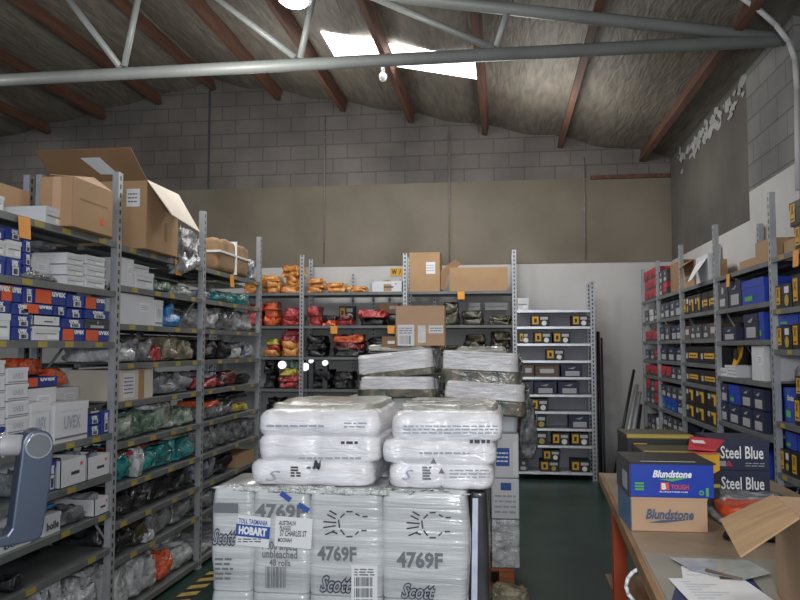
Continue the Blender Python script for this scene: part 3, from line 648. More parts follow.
for l_ in (3, 4): D2.pile(l_, 410, 450, 380 if l_ == 3 else 412, 'd', 2); D2.pile(l_, 452, 508, 378 if l_ == 3 else 412, 'dy', 2)
# bright shelves of boot boxes
for l, L in {0: [(517, 529, 298, 'wbox')], 1: [(531, 550, 315, 'y'), (572, 589, 315, 'y')], 2: [(519, 529, 332, 'y'), (534, 552, 332, 'y'), (553, 571, 332, 'y')], 3: [(546, 565, 349, 'y')],
             4: [(523, 534, 365, 'br'), (535, 559, 366, 'br'), (561, 583, 365, 'navy')], 5: [(521, 532, 382, 'dg'), (534, 556, 382, 'navy'), (558, 580, 382, 'navy')], 6: [(530, 549, 399, 'y')],
             7: [(519, 528, 416, 'y'), (529, 547, 415, 'y'), (569, 590, 415, 'navy')], 8: [(528, 548, 432, 'y'), (552, 570, 433, 'y'), (571, 590, 433, 'y')]}.items():
    for a_, b_, t_, k_ in L: D3.put(l, a_, b_, t_, k_, d=.3, inset=.01)
D3.put(9, 516, 529, None, 'dg', h=.14); D3.put(9, 517, 529, None, 'dg', z0=.24, h=.14); D3.put(9, 540, 560, None, 'y', h=.13); D3.put(9, 543, 561, None, 'y', z0=.23, h=.13); D3.put(9, 571, 591, None, 'y', h=.14)
# dark poles leaning by the back wall
def pole(px0, py0, px1, py1, y0, y1, r, m, lab, grp):
    a = onZ(px0, py0, .0) if py0 is not None else None
    A_ = onY(px0, 480, y0); A_.z = 0; B_ = onY(px1, py1, y1)
    o = MB().tube((0, 0, .002), B_-A_, r, n=10).build('metal_bar', m); o.location = A_; tag(o, lab, 'bar', grp)
pole(601, 0, 598, 332, 9.45, 9.85, .022, BLACK, 'tall black bar leaning right beside the low boot box rack', None)
pole(605, 0, 601.5, 338, 9.45, 9.9, .014, DGREY, 'thin dark bar just right of the tall black bar', None)
for i, (a_, b_, t_, r, m) in enumerate(((612, 634, 370, .018, BLACK), (618, 637, 385, .022, STEEL), (624, 640, 392, .022, STEEL), (630, 641, 405, .02, DGREY))):
    pole(a_, 0, b_, t_, 9.2-.1*i, 9.75, r, m, ['black bar leaning in the back right corner, leftmost there', 'grey steel bar leaning second from left in right corner', 'grey steel bar leaning third from left in right corner', 'dark bar leaning nearest the end of the right racks'][i], None)
# ================================================================== RIGHT RACKS
LR1 = [2.19, 1.85, 1.59, 1.126, .80, .45, .1]; LR2 = [2.18, 1.91, 1.655, 1.37, 1.01, .70, .4, .1]
LR3 = [2.18, 1.92, 1.68, 1.46, 1.27, .93, .62, .32, .08]
R1 = Bay(SR, 'nearest right rack', 4.0, 5.28, LR1, .395, 2.63, (1, 1), 'grey steel shelving rack at right edge full of black X boxes', tickets=(3, 6), otags=[(797, 0)])
R2 = Bay(SR, 'second right rack', 5.28, 6.62, LR2, .395, 2.63, (0, 1), 'grey steel shelving rack on right holding bright blue boot boxes', otags=[(729, 0)])
R3 = Bay(SR, 'third right rack', 6.62, 7.87, LR3, .395, 2.63, (0, 1), 'grey steel shelving rack on right with yellow and black boxes')
R4 = Bay(SR, 'fourth right rack', 7.87, 9.02, LR3, .395, 2.6, (0, 1), 'grey steel shelving rack on right with navy and grey boxes')
R5 = Bay(SR, 'last right rack', 9.02, 9.95, LR3, .395, 2.6, (0, 1), 'narrow shelving rack in back right corner with red lidded boxes')
for a_, b_, z, k_ in ((786, 812, 2.192, 'x'), (786, 815, 2.345, 'x')): R1.put(0, a_+(5 if z < 2.3 else 0), b_, None, k_, z0=z, h=.15)
R1.put(0, 774, 788, None, 'ctp', h=.1, inset=.06)
R1.put(0, 813, 850, None, 'x', h=.15); R1.put(0, 816, 852, None, 'x', z0=2.345, h=.15)
R1.put(1, 766, 788, None, 'x', h=.155); R1.put(1, 789, 812, None, 'x', h=.19); R1.put(1, 813, 848, None, 'x', h=.19)
R1.put(2, 766, 788, None, 'x', h=.15); R1.put(2, 789, 812, None, 'x', h=.16); R1.put(2, 813, 848, None, 'x', h=.16); R1.put(2, 772, 792, None, 'bl', z0=1.742, h=.07, inset=.03); R1.put(2, 793, 812, None, 'bl', z0=1.752, h=.06, inset=.03)
R1.put(3, 774, 790, 388, 'bb', inset=.05); R1.put(3, 791, 812, None, 'x', h=.17); R1.put(3, 792, 812, None, 'x', z0=1.3, h=.13); R1.put(3, 813, 848, None, 'x', h=.2)
R1.put(3, 772, 790, None, 's', z0=1.345, h=.15, d=.2, inset=.12)
R1.put(4, 769, 787, None, 'x', h=.155); R1.put(4, 788, 814, None, 'x', h=.155); R1.put(4, 768, 788, None, 'bl', z0=.958, h=.11, inset=.05); R1.put(4, 789, 814, None, 'bl', z0=.958, h=.11, inset=.05)
R1.put(5, 772, 792, None, 'bb', h=.17); R1.put(5, 793, 820, None, 'bb', h=.17)
R2.put(0, 726, 745, 259, 'ctp', inset=.1); R2.put(0, 748, 763, None, 'ctp', h=.17, inset=.05)
R2.put(1, 714, 725, 283, 'dg'); R2.put(1, 726, 738, 281, 'navy'); R2.put(1, 739, 761, 279, 'bl')
R2.put(2, 720, 733, 327, 'navy'); R2.put(2, 741, 755, 314, 'navy'); R2.put(2, 756, 761, 312, 'bl')
R2.put(3, 749, 761, 345, 'cw'); R2.put(3, 716, 725, None, 'wbox', h=.07)
for a_, b_, k1, k2 in ((713, 725, 'navy', 'navy'), (726, 737, 'bl', 'navy'), (738, 749, 'navy', 'navy'), (750, 761, 'navy', 'navy')):
    R2.put(4, a_, b_, None, k2, h=.15); R2.put(4, a_, b_, None, k1, z0=1.163, h=.15)
R2.put(5, 713, 726, None, 'navy', h=.15); R2.put(5, 727, 743, None, 'bb', h=.17); R2.put(5, 744, 761, None, 'bb', h=.17)
for a_ in (714, 730, 746): R2.put(6, a_, a_+14, None, 'navy', h=.16); R2.put(7, a_, a_+14, None, 'dg', h=.16)
# yellow-faced tool and white basket on the second right rack
p = R2.side.loc(SR.al(727, 1.4), 1.455, .06); o = empty('yellow_display_card', p, -PI/2); reg(o, 'yellow leaning card with dark oval', 'fourth shelf of', R2.rack, 'display card', -p[1], 1.4, None)
MB().slab([(-.08, 0, 0), (.02, 0, -.0), (.09, .02, .08), (.10, .03, .16), (.0, .03, .17), (-.05, .02, .10)], .01).build('card_face', YEL, o)
MB().tube((.02, .005, .095), (.02, .0, .095), .045, n=18).build('dark_oval', BLACK, o)
p = R2.side.loc(SR.al(727, 1.4), 1.372, .03); o = empty('plastic_basket', p, -PI/2); reg(o, 'white slatted plastic basket', 'fourth shelf of', R2.rack, 'basket', -p[1], 1.37, None)
b = MB(); b.box(-.15, .15, 0, .16, 0, .004)
for z in (.0, .03, .055, .078): b.box(-.15, .15, -.003, 0, z, z+.012); b.box(-.15, .15, .16, .163, z, z+.012)
for k in range(11): x = -.15+.03*k; b.box(x-.004, x+.004, -.004, 0, 0, .09); b.box(x-.004, x+.004, .16, .164, 0, .09)
for y in (0, .16): pass
b.box(-.154, -.15, 0, .16, 0, .09); b.box(.15, .154, 0, .16, 0, .09); b.build('basket_body', WHITE, o)
# the three far racks: stacked boot boxes on every shelf
rr = random.Random(11)
def fillR(bay, lvl, kinds, n, rows, h, skip=.05):
    a0, a1 = bay.a0+.05, bay.a1-.05; w = (a1-a0)/n
    for c in range(n):
        if rr.random() < skip: continue
        for r in range(rows):
            k_ = rr.choice(kinds); fn, look, name, cat = KIND[k_]
            a = a1-(c+.5)*w; z = bay.levels[lvl]+.001+r*(h+.002)
            o = empty(name, bay.side.loc(a, z, .015+.015*rr.random()), -PI/2); fn(o, w-.012, h, .32)
            reg(o, look, bay.place(lvl), bay.rack, cat, -a, z, 'boot boxes on the shelving racks')
fillR(R3, 1, ['cat', 'catv', 'y', 'x'], 5, 1, .17, 0); fillR(R3, 2, ['dg', 'br', 'cat'], 5, 1, .13); fillR(R3, 3, ['cat'], 2, 1, .15, 0); fillR(R3, 4, ['cat'], 2, 1, .13, 0)
fillR(R3, 5, ['catv'], 3, 2, .15, 0); fillR(R3, 6, ['cat', 'navy'], 3, 1, .15, 0); fillR(R3, 7, ['navy', 'cat'], 4, 1, .15); fillR(R3, 8, ['dg'], 4, 1, .14)
fillR(R4, 1, ['navy', 'bl', 'dg'], 4, 1, .17); fillR(R4, 2, ['navy', 'dg'], 4, 1, .15); fillR(R4, 3, ['bl', 'red', 'navy'], 3, 1, .14, 0); fillR(R4, 4, ['red', 'dg'], 4, 1, .13)
fillR(R4, 5, ['navy', 'dg', 'bl'], 4, 2, .13, 0); fillR(R4, 6, ['dg', 'navy'], 4, 2, .12, 0); fillR(R4, 7, ['dg', 'navy'], 4, 1, .16); fillR(R4, 8, ['dg'], 4, 1, .14)
fillR(R5, 0, ['red'], 3, 3, .12, 0); fillR(R5, 1, ['dg', 'wbox'], 3, 1, .14); fillR(R5, 2, ['red'], 2, 1, .12); fillR(R5, 3, ['red', 'dg'], 3, 1, .12); fillR(R5, 4, ['red'], 3, 1, .12, 0)
fillR(R5, 5, ['red', 'dg'], 3, 2, .14, 0); fillR(R5, 6, ['dg', 'wbox'], 3, 1, .16); fillR(R5, 7, ['br', 'dg'], 3, 1, .16); fillR(R5, 8, ['dg'], 3, 1, .14)
fillR(R4, 0, ['red', 'dg'], 5, 2, .14, 0)
for r_ in list(REG):      # clear the near half of the fourth rack's top shelf for the cartons
    if r_[3] == 'fourth right rack' and r_[2].startswith('top') and -r_[5] < 8.6:
        for c_ in list(r_[0].children): bpy.data.objects.remove(c_)
        REG.remove(r_); bpy.data.objects.remove(r_[0])
# ================================================================== BIG CARTONS ON TOP OF THE LEFT RACKS
def wbox(name, x0, x1, y0, y1, z0, z1, m, parent=None, bevel=.002, open_top=False, t=.005):
    b = MB()
    if not open_top: b.box(x0, x1, y0, y1, z0, z1)
    else: b.box(x0, x1, y0, y1, z0, z0+t).box(x0, x0+t, y0, y1, z0, z1).box(x1-t, x1, y0, y1, z0, z1).box(x0+t, x1-t, y0, y0+t, z0, z1).box(x0+t, x1-t, y1-t, y1, z0, z1)
    return b.build(name, m, parent, bevel)
big = empty('open_carton', (-2.15, 4.345, 2.203)); tag(big, 'largest open brown carton with raised flaps on the middle left rack', 'carton')
wbox('carton_body', -.60, 0, 0, .455, 0, .425, KRAFT, big, open_top=True)
MB().slab([(0, 0, .425), (-.60, 0, .425), (-.60, -.215, .57), (0, -.215, .57)], .005).build('near_flap', KRAFT2, big)
f_ = MB().slab([(0, 0, .425), (.20, -.07, .19), (.20, .35, .15), (0, .455, .425)], .005).build('front_flap', CREAM, big); f_['label'] = 'pale inner side of front flap hanging down'
MB().slab([(0, .455, .425), (-.6, .455, .425), (-.6, .62, .33), (0, .62, .33)], -.005).build('far_flap', KRAFT2, big)
MB().box(-.13, -.045, -.003, 0, .26, .37).build('label', PAPER, big); scribble(big, -.12, -.06, .28, .35, 3, GINK, y=-.0045)
l_ = MB().slab([(-.16, -.052, .450), (-.27, -.058, .454), (-.34, -.168, .528), (-.22, -.168, .528)], .002).build('label', PAPER, big)
MB().box(0, .0012, .25, .29, .08, .2).build('printed_lines', KRAFT2, big)
sm = empty('open_carton', (-2.15, 3.545, 2.213)); tag(sm, 'medium brown carton with half open flap on the near left rack', 'carton')
wbox('carton_body', -.18, 0, 0, .40, 0, .255, KRAFT, sm, open_top=True)
MB().slab([(0, 0, .256), (-.0, .39, .256), (-.10, .37, .335), (-.14, .02, .275)], .004).build('raised_flap', KRAFTP, sm); MB().slab([(-.18, 0, .256), (-.02, 0, .256), (-.06, .12, .285), (-.18, .12, .275)], .004).build('raised_flap', KRAFT, sm)
MB().box(-.11, -.065, -.002, 0, .05, .256).build('tape', KRAFTP, sm); MB().box(0, .001, .07, .34, .15, .158).build('printed_line', KRAFT2, sm); MB().box(0, .0015, .27, .31, .05, .085).build('orange_mark', ORANGE, sm)
MB().box(0, .001, -.0, .001, 0, .25).build('seam', KRAFT2, sm)
# strapped parcel on far rack
pr = empty('strapped_parcel', (-2.17, 5.66, 2.203)); tag(pr, 'brown paper parcel tied with white strap on the far left rack', 'parcel')
vs, fs = soft_mesh(.36, .74, .27, 3, .05, p=.22); o = MB().add(vs, fs, True).build('wrapped_body', mat('brown_paper', (.26, .155, .075), .7, 0, .15, 5, bump=.5, bscale=9, col2=(.40, .25, .13)), pr); o.location = (-.2, 0, 0)
for z in (.155,): MB().box(-.385, -.013, -.004, .745, z-.008, z+.008).build('strap', WINK, pr)
MB().box(-.387, -.012, .36, .375, .0, .276).build('strap', WINK, pr)
# trailing clear bag in front of the big carton
cb = soft('plastic_bag', .42, .36, .24, PLG, 9, .35); cb.location = (-2.17, 5.1, 2.203); cb.rotation_euler = (0, 0, PI/2); tag(cb, 'crumpled clear bag with dark goods beside the biggest open carton', 'bag')
cb2 = soft('plastic_bag', .4, .13, .15, PLS, 19, .4); cb2.location = (-2.155, 5.08, 2.14); cb2.rotation_euler = (0, -.28, PI/2); tag(cb2, 'clear film drooping over the shelf edge beside the strapped parcel', 'bag')
# ================================================================== PALLETS
PACK = mat('wrapped_pack_film', (.46, .48, .48), .3, 0, .2, 3.5, bump=.35, bscale=7, coat=.7, col2=(.70, .72, .72), stretch=(.5, .5, 6))
ROLL = mat('roll_pack_film', (.72, .71, .74), .35, 0, .1, 9, bump=.55, bscale=14, coat=.5, col2=(.93, .92, .95), stretch=(.6, 1, 2.6))
ROLLG = mat('roll_pack_top_film', (.30, .30, .26), .3, 0, .2, 6, bump=.8, bscale=12, coat=.6, col2=(.55, .55, .50))
DKW = mat('shaded_stretch_film', (.035, .035, .04), .35, 0, .2, 4, bump=.5, bscale=8, coat=.4, col2=(.12, .12, .13), stretch=(1, 1, .4))  # shade on the stack's right side is put into this dark colour
BAND = mat('printed_green_brown_film', (.03, .05, .035), .4, 0, .3, 14, bump=.4, bscale=14, coat=.5, col2=(.22, .18, .12))
def pack_mesh(w, d, h, r=.05, seed=0, bulge=.008, top=.03):
    per = []
    def arc(cx, cy, a0):
        for k in range(5): a = a0+k*PI/8; per.append((cx+r*math.cos(a), cy+r*math.sin(a)))
    arc(w/2-r, d/2-r, 0); arc(-w/2+r, d/2-r, PI/2); arc(-w/2+r, -d/2+r, PI); arc(w/2-r, -d/2+r, 3*PI/2)
    P = []
    for i in range(len(per)):
        a, b = Vector(per[i]), Vector(per[(i+1) % len(per)]); P.append(a); n = int((b-a).length/.05)
        for k in range(1, n): P.append(a.lerp(b, k/n))
    lev = [(0, .99), (.01, 1)]+[(k/12, 1) for k in range(1, 12)]+[(1-top*.6/h, .995), (1-top*.15/h, .99), (1, .965)]
    vs = []; fs = []; n = len(P)
    for z, s in lev:
        for p in P:
            q = Vector((p.x*5+seed, p.y*5, z*h*9)); k = s*(1+.012*noise.noise(q)/max(w, .3))
            bl = bulge*math.sin(PI*min(z, 1))
            vs.append((p.x*k+math.copysign(bl, p.x)*(abs(p.x) > w/2-r), p.y*k-0*(bl), z*h))
    for j in range(len(lev)-1):
        for i in range(n): fs.append((j*n+i, j*n+(i+1) % n, (j+1)*n+(i+1) % n, (j+1)*n+i))
    fs.append(tuple(range(n-1, -1, -1))); fs.append(tuple((len(lev)-1)*n+i for i in range(n)))
    return vs, fs
def pack(x0, x1, y0, y1, z0, z1, label, m=PACK, group='grey film packs on the front pallet', seed=0, r=.03):
    root = empty('paper_towel_pack', ((x0+x1)/2, y0, z0)); vs, fs = pack_mesh(x1-x0-.004, y1-y0-.004, z1-z0-.003, r, seed)
    o = MB().add(vs, fs, True).build('film_wrapped_body', m, root); o.location = (0, (y1-y0)/2, 0)
    tag(root, label, 'paper pack', group); root['_x'] = 0; del root['_x']; return root
def pallet(x0, x1, y0, y1, label, m):
    root = empty('wooden_pallet', ((x0+x1)/2, y0, 0)); w = (x1-x0)/2; d = y1-y0; tag(root, label, 'pallet')
    for k in range(6): y = k*(d-.1)/5; MB().box(-w, w, y, y+.1, .118, .138).build('deck_board', m, root)
    for x in (-w, -.05, w-.1): MB().box(x, x+.1, 0, d, .018, .117).build('bearer', m, root)
    for y in (0, d/2-.05, d-.1): MB().box(-w, w, y, y+.1, 0, .017).build('base_board', m, root)
PWOOD = mat('pallet_wood', (.30, .09, .03), .8, 0, .25, 5, stretch=(1, 6, 6)); PWOOD2 = mat('pallet_wood_grey', (.22, .15, .10), .8, 0, .25, 5, stretch=(1, 6, 6))
pallet(-1.22, -.03, 3.0, 4.15, 'wooden pallet under the front stack of grey film packs', PWOOD2)
XS = [-1.178, -1.005, -.772, -.478, -.142]; names = ['leftmost', 'second from left', 'third from left', 'rightmost']
T1 = .14; T2 = .625; T3 = 1.035; FY = 3.0
PK = {}
for t, (za, zb, tn) in enumerate(((T1, T2, 'lower tier'), (T2, T3, 'upper tier'))):
    for i in range(4):
        sp = ['with dark band and part of a Scott logo', 'printed 4769F above unbleached, 48 rolls, barcode', 'with dashed diagram above 4769F and Scott', 'with dashed diagram at the bright right front corner'][i] if t else ''
        PK[t, i] = pack(XS[i], XS[i+1], FY, FY+.38, za, zb, f'grey film pack {sp}' if t else f'grey film pack in the front lower tier, {names[i]}', seed=i*3.3+t, r=.03)
    for j in (1, 2):
        for i in range(4):
            a, b = XS[i]+.06, XS[i+1]+.06
            pack(a+.02*(i == 0), b, FY+.385*j, FY+.385*j+.38, za, zb, f'grey film pack in {"second" if j == 1 else "rear"} row of front pallet, {tn}, {names[i]}', seed=i+j*2.2+t, m=PACK if i < 3 else DKW)
dk = pack(XS[4]+.003, -.07, FY+.10, FY+.38, T1, T3-.01, 'narrow film wrapped bundle coloured as shade on right side of front pallet', m=DKW, r=.02, group=None)  # added bundle gives the stack its shaded side
sl = MB().slab([(-.036, -.002, .10), (-.012, -.002, .10), (-.0, -.002, .86), (-.022, -.002, .86)], .001).build('blue_white_strip', mat('strip_print', (.5, .55, .75), .4, 0, .4, 9, col2=(.8, .82, .9)), dk)
# printing on the front faces
def dec(t, i, px, py):      # point on the front face in the pack's own frame
    r = PK[t, i]; p = onY(px, py, FY); return (p.x-r.location.x, p.z-r.location.z)
DY = -.010
def ptext(t, i, s, px0, px1, py0, py1, m, bold=.03, shear=0, dy=DY, name='lettering'):
    a = dec(t, i, px0, py1); b = dec(t, i, px1, py0)
    return text(s, b[0]-a[0], b[1]-a[1], m, PK[t, i], ((a[0]+b[0])/2, dy, (a[1]+b[1])/2), bold=bold, shear=shear, name=name)
def prect(t, i, px0, px1, py0, py1, m, name='label', dy=DY, ang=0):
    a = dec(t, i, px0, py1); b = dec(t, i, px1, py0); cx, cz = (a[0]+b[0])/2, (a[1]+b[1])/2; hw, hh = (b[0]-a[0])/2, (b[1]-a[1])/2
    P = [(cx+x*math.cos(ang)-z*math.sin(ang), dy, cz+x*math.sin(ang)+z*math.cos(ang)) for x, z in ((-hw, -hh), (hw, -hh), (hw, hh), (-hw, hh))]
    return MB().slab(P, .0008).build(name, m, PK[t, i])
def plines(t, i, px0, px1, py0, py1, rows, m=LINK, dy=DY-.002, fill=.4):
    b = MB(); rr = random.Random(px0)
    for r in range(rows):
        ya = py0+(py1-py0)*(r+.3)/rows; yb = ya+(py1-py0)/rows*fill; x = px0
        while x < px1-2:
            w = rr.uniform(3, 9); a = dec(t, i, x, yb); c = dec(t, i, min(x+w, px1), ya); b.box(a[0], c[0], dy, dy+.0006, a[1], c[1]); x += w+1.6
    return b.build('printed_lines', m, PK[t, i])
def pbars(t, i, px0, px1, py0, py1, m, n=12, dy=DY-.002):
    b = MB(); w = (px1-px0)/n; rr = random.Random(3)
    for k in range(n): a = dec(t, i, px0+k*w, py1); c = dec(t, i, px0+k*w+w*rr.choice((.4, .6, .8)), py0); b.box(a[0], c[0], dy, dy+.0006, a[1], c[1])
    return b.build('barcode', m, PK[t, i])
def pdash(t, i, cx, cy):
    b = MB()
    seg = [(-26, -2, -13, -1), (-26, 4, -14, 2), (-22, -9, -14, -5), (-24, 11, -15, 7), (-20, -13, -13, -9), (-11, -4, -10, 4), (-9, 6, -5, 11), (-3, 13, 3, 13), (6, 11, 9, 8), (12, 7, 17, 7), (-9, -6, -5, -10), (-3, -12, 3, -12), (6, -10, 10, -8), (13, -7, 18, -7), (-17, 8, -12, 10)]
    for x0, y0, x1, y1 in seg:
        a = dec(t, i, cx+x0, cy+y0); c = dec(t, i, cx+x1, cy+y1); b.tube((a[0], DY, a[1]), (c[0], DY, c[1]), .0028, n=5)
    return b.build('dashed_diagram', INK, PK[t, i])
def scott(t, i, px0, px1, py0, py1):
    ptext(t, i, 'Scott', px0-1, px1+1, py0-1, py1+1, INK, bold=.075, shear=.35, dy=DY-.0005); ptext(t, i, 'Scott', px0, px1, py0+.5, py1-.5, LINK, bold=.01, shear=.35, dy=DY-.002)
U = 1
prect(U, 0, 214, 239, 503, 512, GINK, 'dark_band'); scott(U, 0, 214, 236, 529, 544); plines(U, 0, 216, 234, 556, 580, 5, GINK)
ptext(U, 1, '4769F', 256, 306, 504, 518, GINK, .035); ptext(U, 1, '1 000 sheets', 263, 298, 541, 549, GINK, .02); ptext(U, 1, 'unbleached', 263, 298, 550, 557, GINK, .02); ptext(U, 1, '48 rolls', 270, 291, 559, 565, GINK, .02); pbars(U, 1, 266, 287, 566, 587, GINK, 14)
pdash(U, 2, 350, 523); ptext(U, 2, '4769F', 318, 357, 546, 560, GINK, .035); scott(U, 2, 321, 352, 576, 591)
pdash(U, 3, 433, 524); ptext(U, 3, '4769F', 397, 443, 552, 567, GINK, .035)
h_ = PK[U, 3]; ptext(U, 3, 'Scott', 401, 436, 583, 598, INK, .075, .35, DY-.0005); ptext(U, 3, 'Scott', 402, 435, 584, 597, LINK, .01, .35, DY-.002)
# paper labels taped on
prect(U, 1, 238, 271, 516, 545, PAPER, 'hobart_label'[7:], DY-.004, -.07); prect(U, 1, 237, 271, 525, 536, BINK, 'blue_band', DY-.0052, -.07)
o = ptext(U, 1, 'HOBART', 240, 268, 526.5, 534, WINK, .06, 0, DY-.0064); o.rotation_euler = (PI/2, .07, 0)
o = ptext(U, 1, 'TOLL TASMANIA', 240, 269, 519, 523, BINK, .02, 0, DY-.0064); o.rotation_euler = (PI/2, .07, 0); plines(U, 1, 239, 262, 537, 542, 2, INK, DY-.006, .3)
for s, a, b, c, d in (('AUSTRALN', 280, 297, 520, 524), ('PLAGGS', 281, 292, 525, 529), ('57 CHARLES ST', 281, 308, 530, 535), ('MOONAH', 279, 293, 537, 541)): ptext(U, 2 if False else 1, s, a, b, c, d, INK, .02, .15, DY-.008, 'handwriting')
prect(U, 1, 276, 313, 517, 546, PAPER, 'paper_note', DY-.006, -.05)
prect(U, 1, 281, 293, 493, 498, BINK, 'blue_tape', DY-.01, -.6); prect(U, 1, 299, 311, 504, 509, BINK, 'blue_tape', DY-.012, -.5)
prect(U, 2, 352, 378, 565, 602, PAPER, 'barcode_sheet', DY-.004); plines(U, 2, 355, 375, 567, 575, 3, GINK, DY-.006)
for a, b in ((576, 585), (587, 596), (598, 603)): pbars(U, 2, 355, 374, a, b, GINK, 12, DY-.006)
o = soft('film_shoulder', 1.03, .07, .03, film('bright_crinkled_film', (.50, .52, .51), (.76, .78, .77), scale=22), 21, .55, p=.75, nu=200, nv=20); o.location = (-.66, FY-.006, T3-.022); tag(o, 'crinkled bright clear film along the top edge of front stack', 'film bundle')
# roll bags on top
def rollbag(label, rows, y0, d, seed=0, top=True):
    """one continuous wrapped bag; rows: (x0, x1, z0, z1) of each layer of rolls, bottom first"""
    cx = (rows[0][0]+rows[0][1])/2; z0 = rows[0][2]; root = empty('roll_bag', (cx, y0, z0)); tag(root, label, 'bag of rolls', 'white bags of paper rolls on the front pallet')
    def ring(x0, x1, ins, z, r=.055):
        w = (x1-x0)/2-ins; dd = d/2-ins; P = []
        for (sx, sy, a0) in ((1, -1, -PI/2), (1, 1, 0), (-1, 1, PI/2), (-1, -1, PI)):
            for k in range(7): a = a0+k*PI/12; P.append(((w-r)*sx+r*math.cos(a), (dd-r)*sy+r*math.sin(a)))
        Q = []
        for i_ in range(len(P)):
            a, b = Vector(P[i_]), Vector(P[(i_+1) % len(P)]); n = 20 if abs(a.x-b.x) > .15 else 8 if (a-b).length > .15 else 1
            for k in range(n): Q.append(a.lerp(b, k/n))
        out = []
        for p_ in Q:
            c_ = abs(math.sin(p_.x/(w+.001)*PI*1.5))**.6; yy = p_.y-(.014*c_ if p_.y < 0 else 0)+.01*noise.noise(Vector((p_.x*9+seed, z*14, p_.y*5)))
            out.append(((x0+x1)/2-cx+p_.x+.006*noise.noise(Vector((z*20, p_.y*6, seed))), yy+d/2, z))
        return out
    vs = []; L = 0
    for k, (a, b, c, e) in enumerate(rows):
        for u in (0, .06, .16, .3, .5, .7, .84, .94, 1):
            if k and u == 0: continue
            bump = (1-(2*u-1)**4); ins = .015*(1-bump)
            if k == len(rows)-1 and u > .5: ins = .05*(1-math.sqrt(max(0, 1-((u-.5)/.5)**3)))
            z = c+(e-c)*u-z0; R_ = ring(a, b, ins, z); vs += R_; L += 1; n = len(R_)
    fs = [(j_*n+i_, j_*n+(i_+1) % n, (j_+1)*n+(i_+1) % n, (j_+1)*n+i_) for j_ in range(L-1) for i_ in range(n)]
    fs += [tuple(range(n-1, -1, -1)), tuple((L-1)*n+i_ for i_ in range(n))]
    MB().add(vs, fs, True).build('wrapped_rolls', ROLL, root)
    a, b, c, e = rows[-1]
    if top:
        o = soft('top_film', (b-a)*.93, d*.86, .045, ROLLG, seed, .12, p=.3, parent=root); o.location = ((a+b)/2-cx, d*.1, e-z0-.022)
    return root
def RX(px, py=445, Y=3.08): return onY(px, py, Y).x
def RZ(py, Y=3.08): return onY(400, py, Y).z
YR = 3.08
lb = rollbag('white bag of paper rolls, left of the two on front pallet', [(RX(250), RX(374), T3+.003, RZ(464)), (RX(257), RX(379), RZ(464), RZ(438)), (RX(257), RX(379), RZ(438), RZ(411))], YR, .66, seed=2)
rb = rollbag('white bag of paper rolls, right of the two on front pallet', [(RX(388), RX(494), T3+.003, RZ(464)), (RX(381), RX(496), RZ(464), RZ(441)), (RX(391), RX(503), RZ(441), RZ(411))], YR, .60, seed=8)
bk = rollbag('white bag of paper rolls standing behind the front two', [(RX(380)+.01, RX(384)+.22, 1.04, 1.18), (RX(376)+.01, RX(384)+.22, 1.18, 1.31)], YR+.67, .4, seed=5, top=False)
def btext(root, s, px0, px1, py0, py1, m, bold=.02, shear=0, Y=YR, dy=-.022):
    a = onY(px0, py1, Y); b = onY(px1, py0, Y)
    return text(s, b.x-a.x, b.z-a.z, m, root, ((a.x+b.x)/2-root.location.x, dy, (a.z+b.z)/2-root.location.z), bold=bold, shear=shear)
def blines(root, px0, px1, py0, py1, rows, m=LINK, Y=YR, dy=-.022, name='printed_lines', fill=.35):
    b = MB(); rr = random.Random(int(px0)); 
    for r in range(rows):
        ya = py0+(py1-py0)*(r+.3)/rows; yb = ya+(py1-py0)/rows*fill; x = px0
        while x < px1-2:
            w = rr.uniform(3, 9); a = onY(x, yb, Y); c = onY(min(x+w, px1), ya, Y); b.box(a.x-root.location.x, c.x-root.location.x, dy, dy+.0006, a.z-root.location.z, c.z-root.location.z); x += w+1.6
    return b.build(name, m, root)
blines(rb, 404, 498, 424, 434, 3, LINK); blines(rb, 470, 490, 438, 441.5, 1, INK, fill=1); blines(rb, 450, 490, 468, 478, 3, LINK); blines(rb, 423, 432, 465, 479, 5, GINK, name='barcode', fill=.6)
btext(rb, 'S', 403, 414, 469, 479, LINK, 0, .4); blines(rb, 420, 470, 450, 455, 1, LINK)
for px, py in ((434, 460), (442, 470), (442, 487)):
    p = onY(px, py, YR); MB().slab([(p.x-rb.location.x-.012, -.022, p.z-rb.location.z-.01), (p.x-rb.location.x+.012, -.022, p.z-rb.location.z-.01), (p.x-rb.location.x, -.022, p.z-rb.location.z+.012)], .0006).build('printed_triangle', GINK, rb)
blines(lb, 268, 325, 423, 428, 1, LINK); blines(lb, 342, 362, 440, 442.5, 1, INK, fill=1); blines(lb, 345, 368, 421, 428, 2, LINK); blines(lb, 292, 302, 465, 476, 4, INK, name='barcode', fill=.6)
btext(lb, 'S', 267, 282, 470, 480, LINK, 0, .4); blines(lb, 308, 320, 464, 470, 1, GINK); blines(lb, 300, 365, 455, 460, 1, LINK); btext(lb, '~', 315, 322, 458, 470, INK, .03)
o = text('4769F', .19, .09, INK, rb, (-.10, .20, RZ(411)-T3+.026), rot=(0, 0, PI), bold=.03)
MB().box(.03, .17, .16, .18, RZ(411)-T3+.024, RZ(411)-T3+.026).build('printed_bar', GINK, rb)
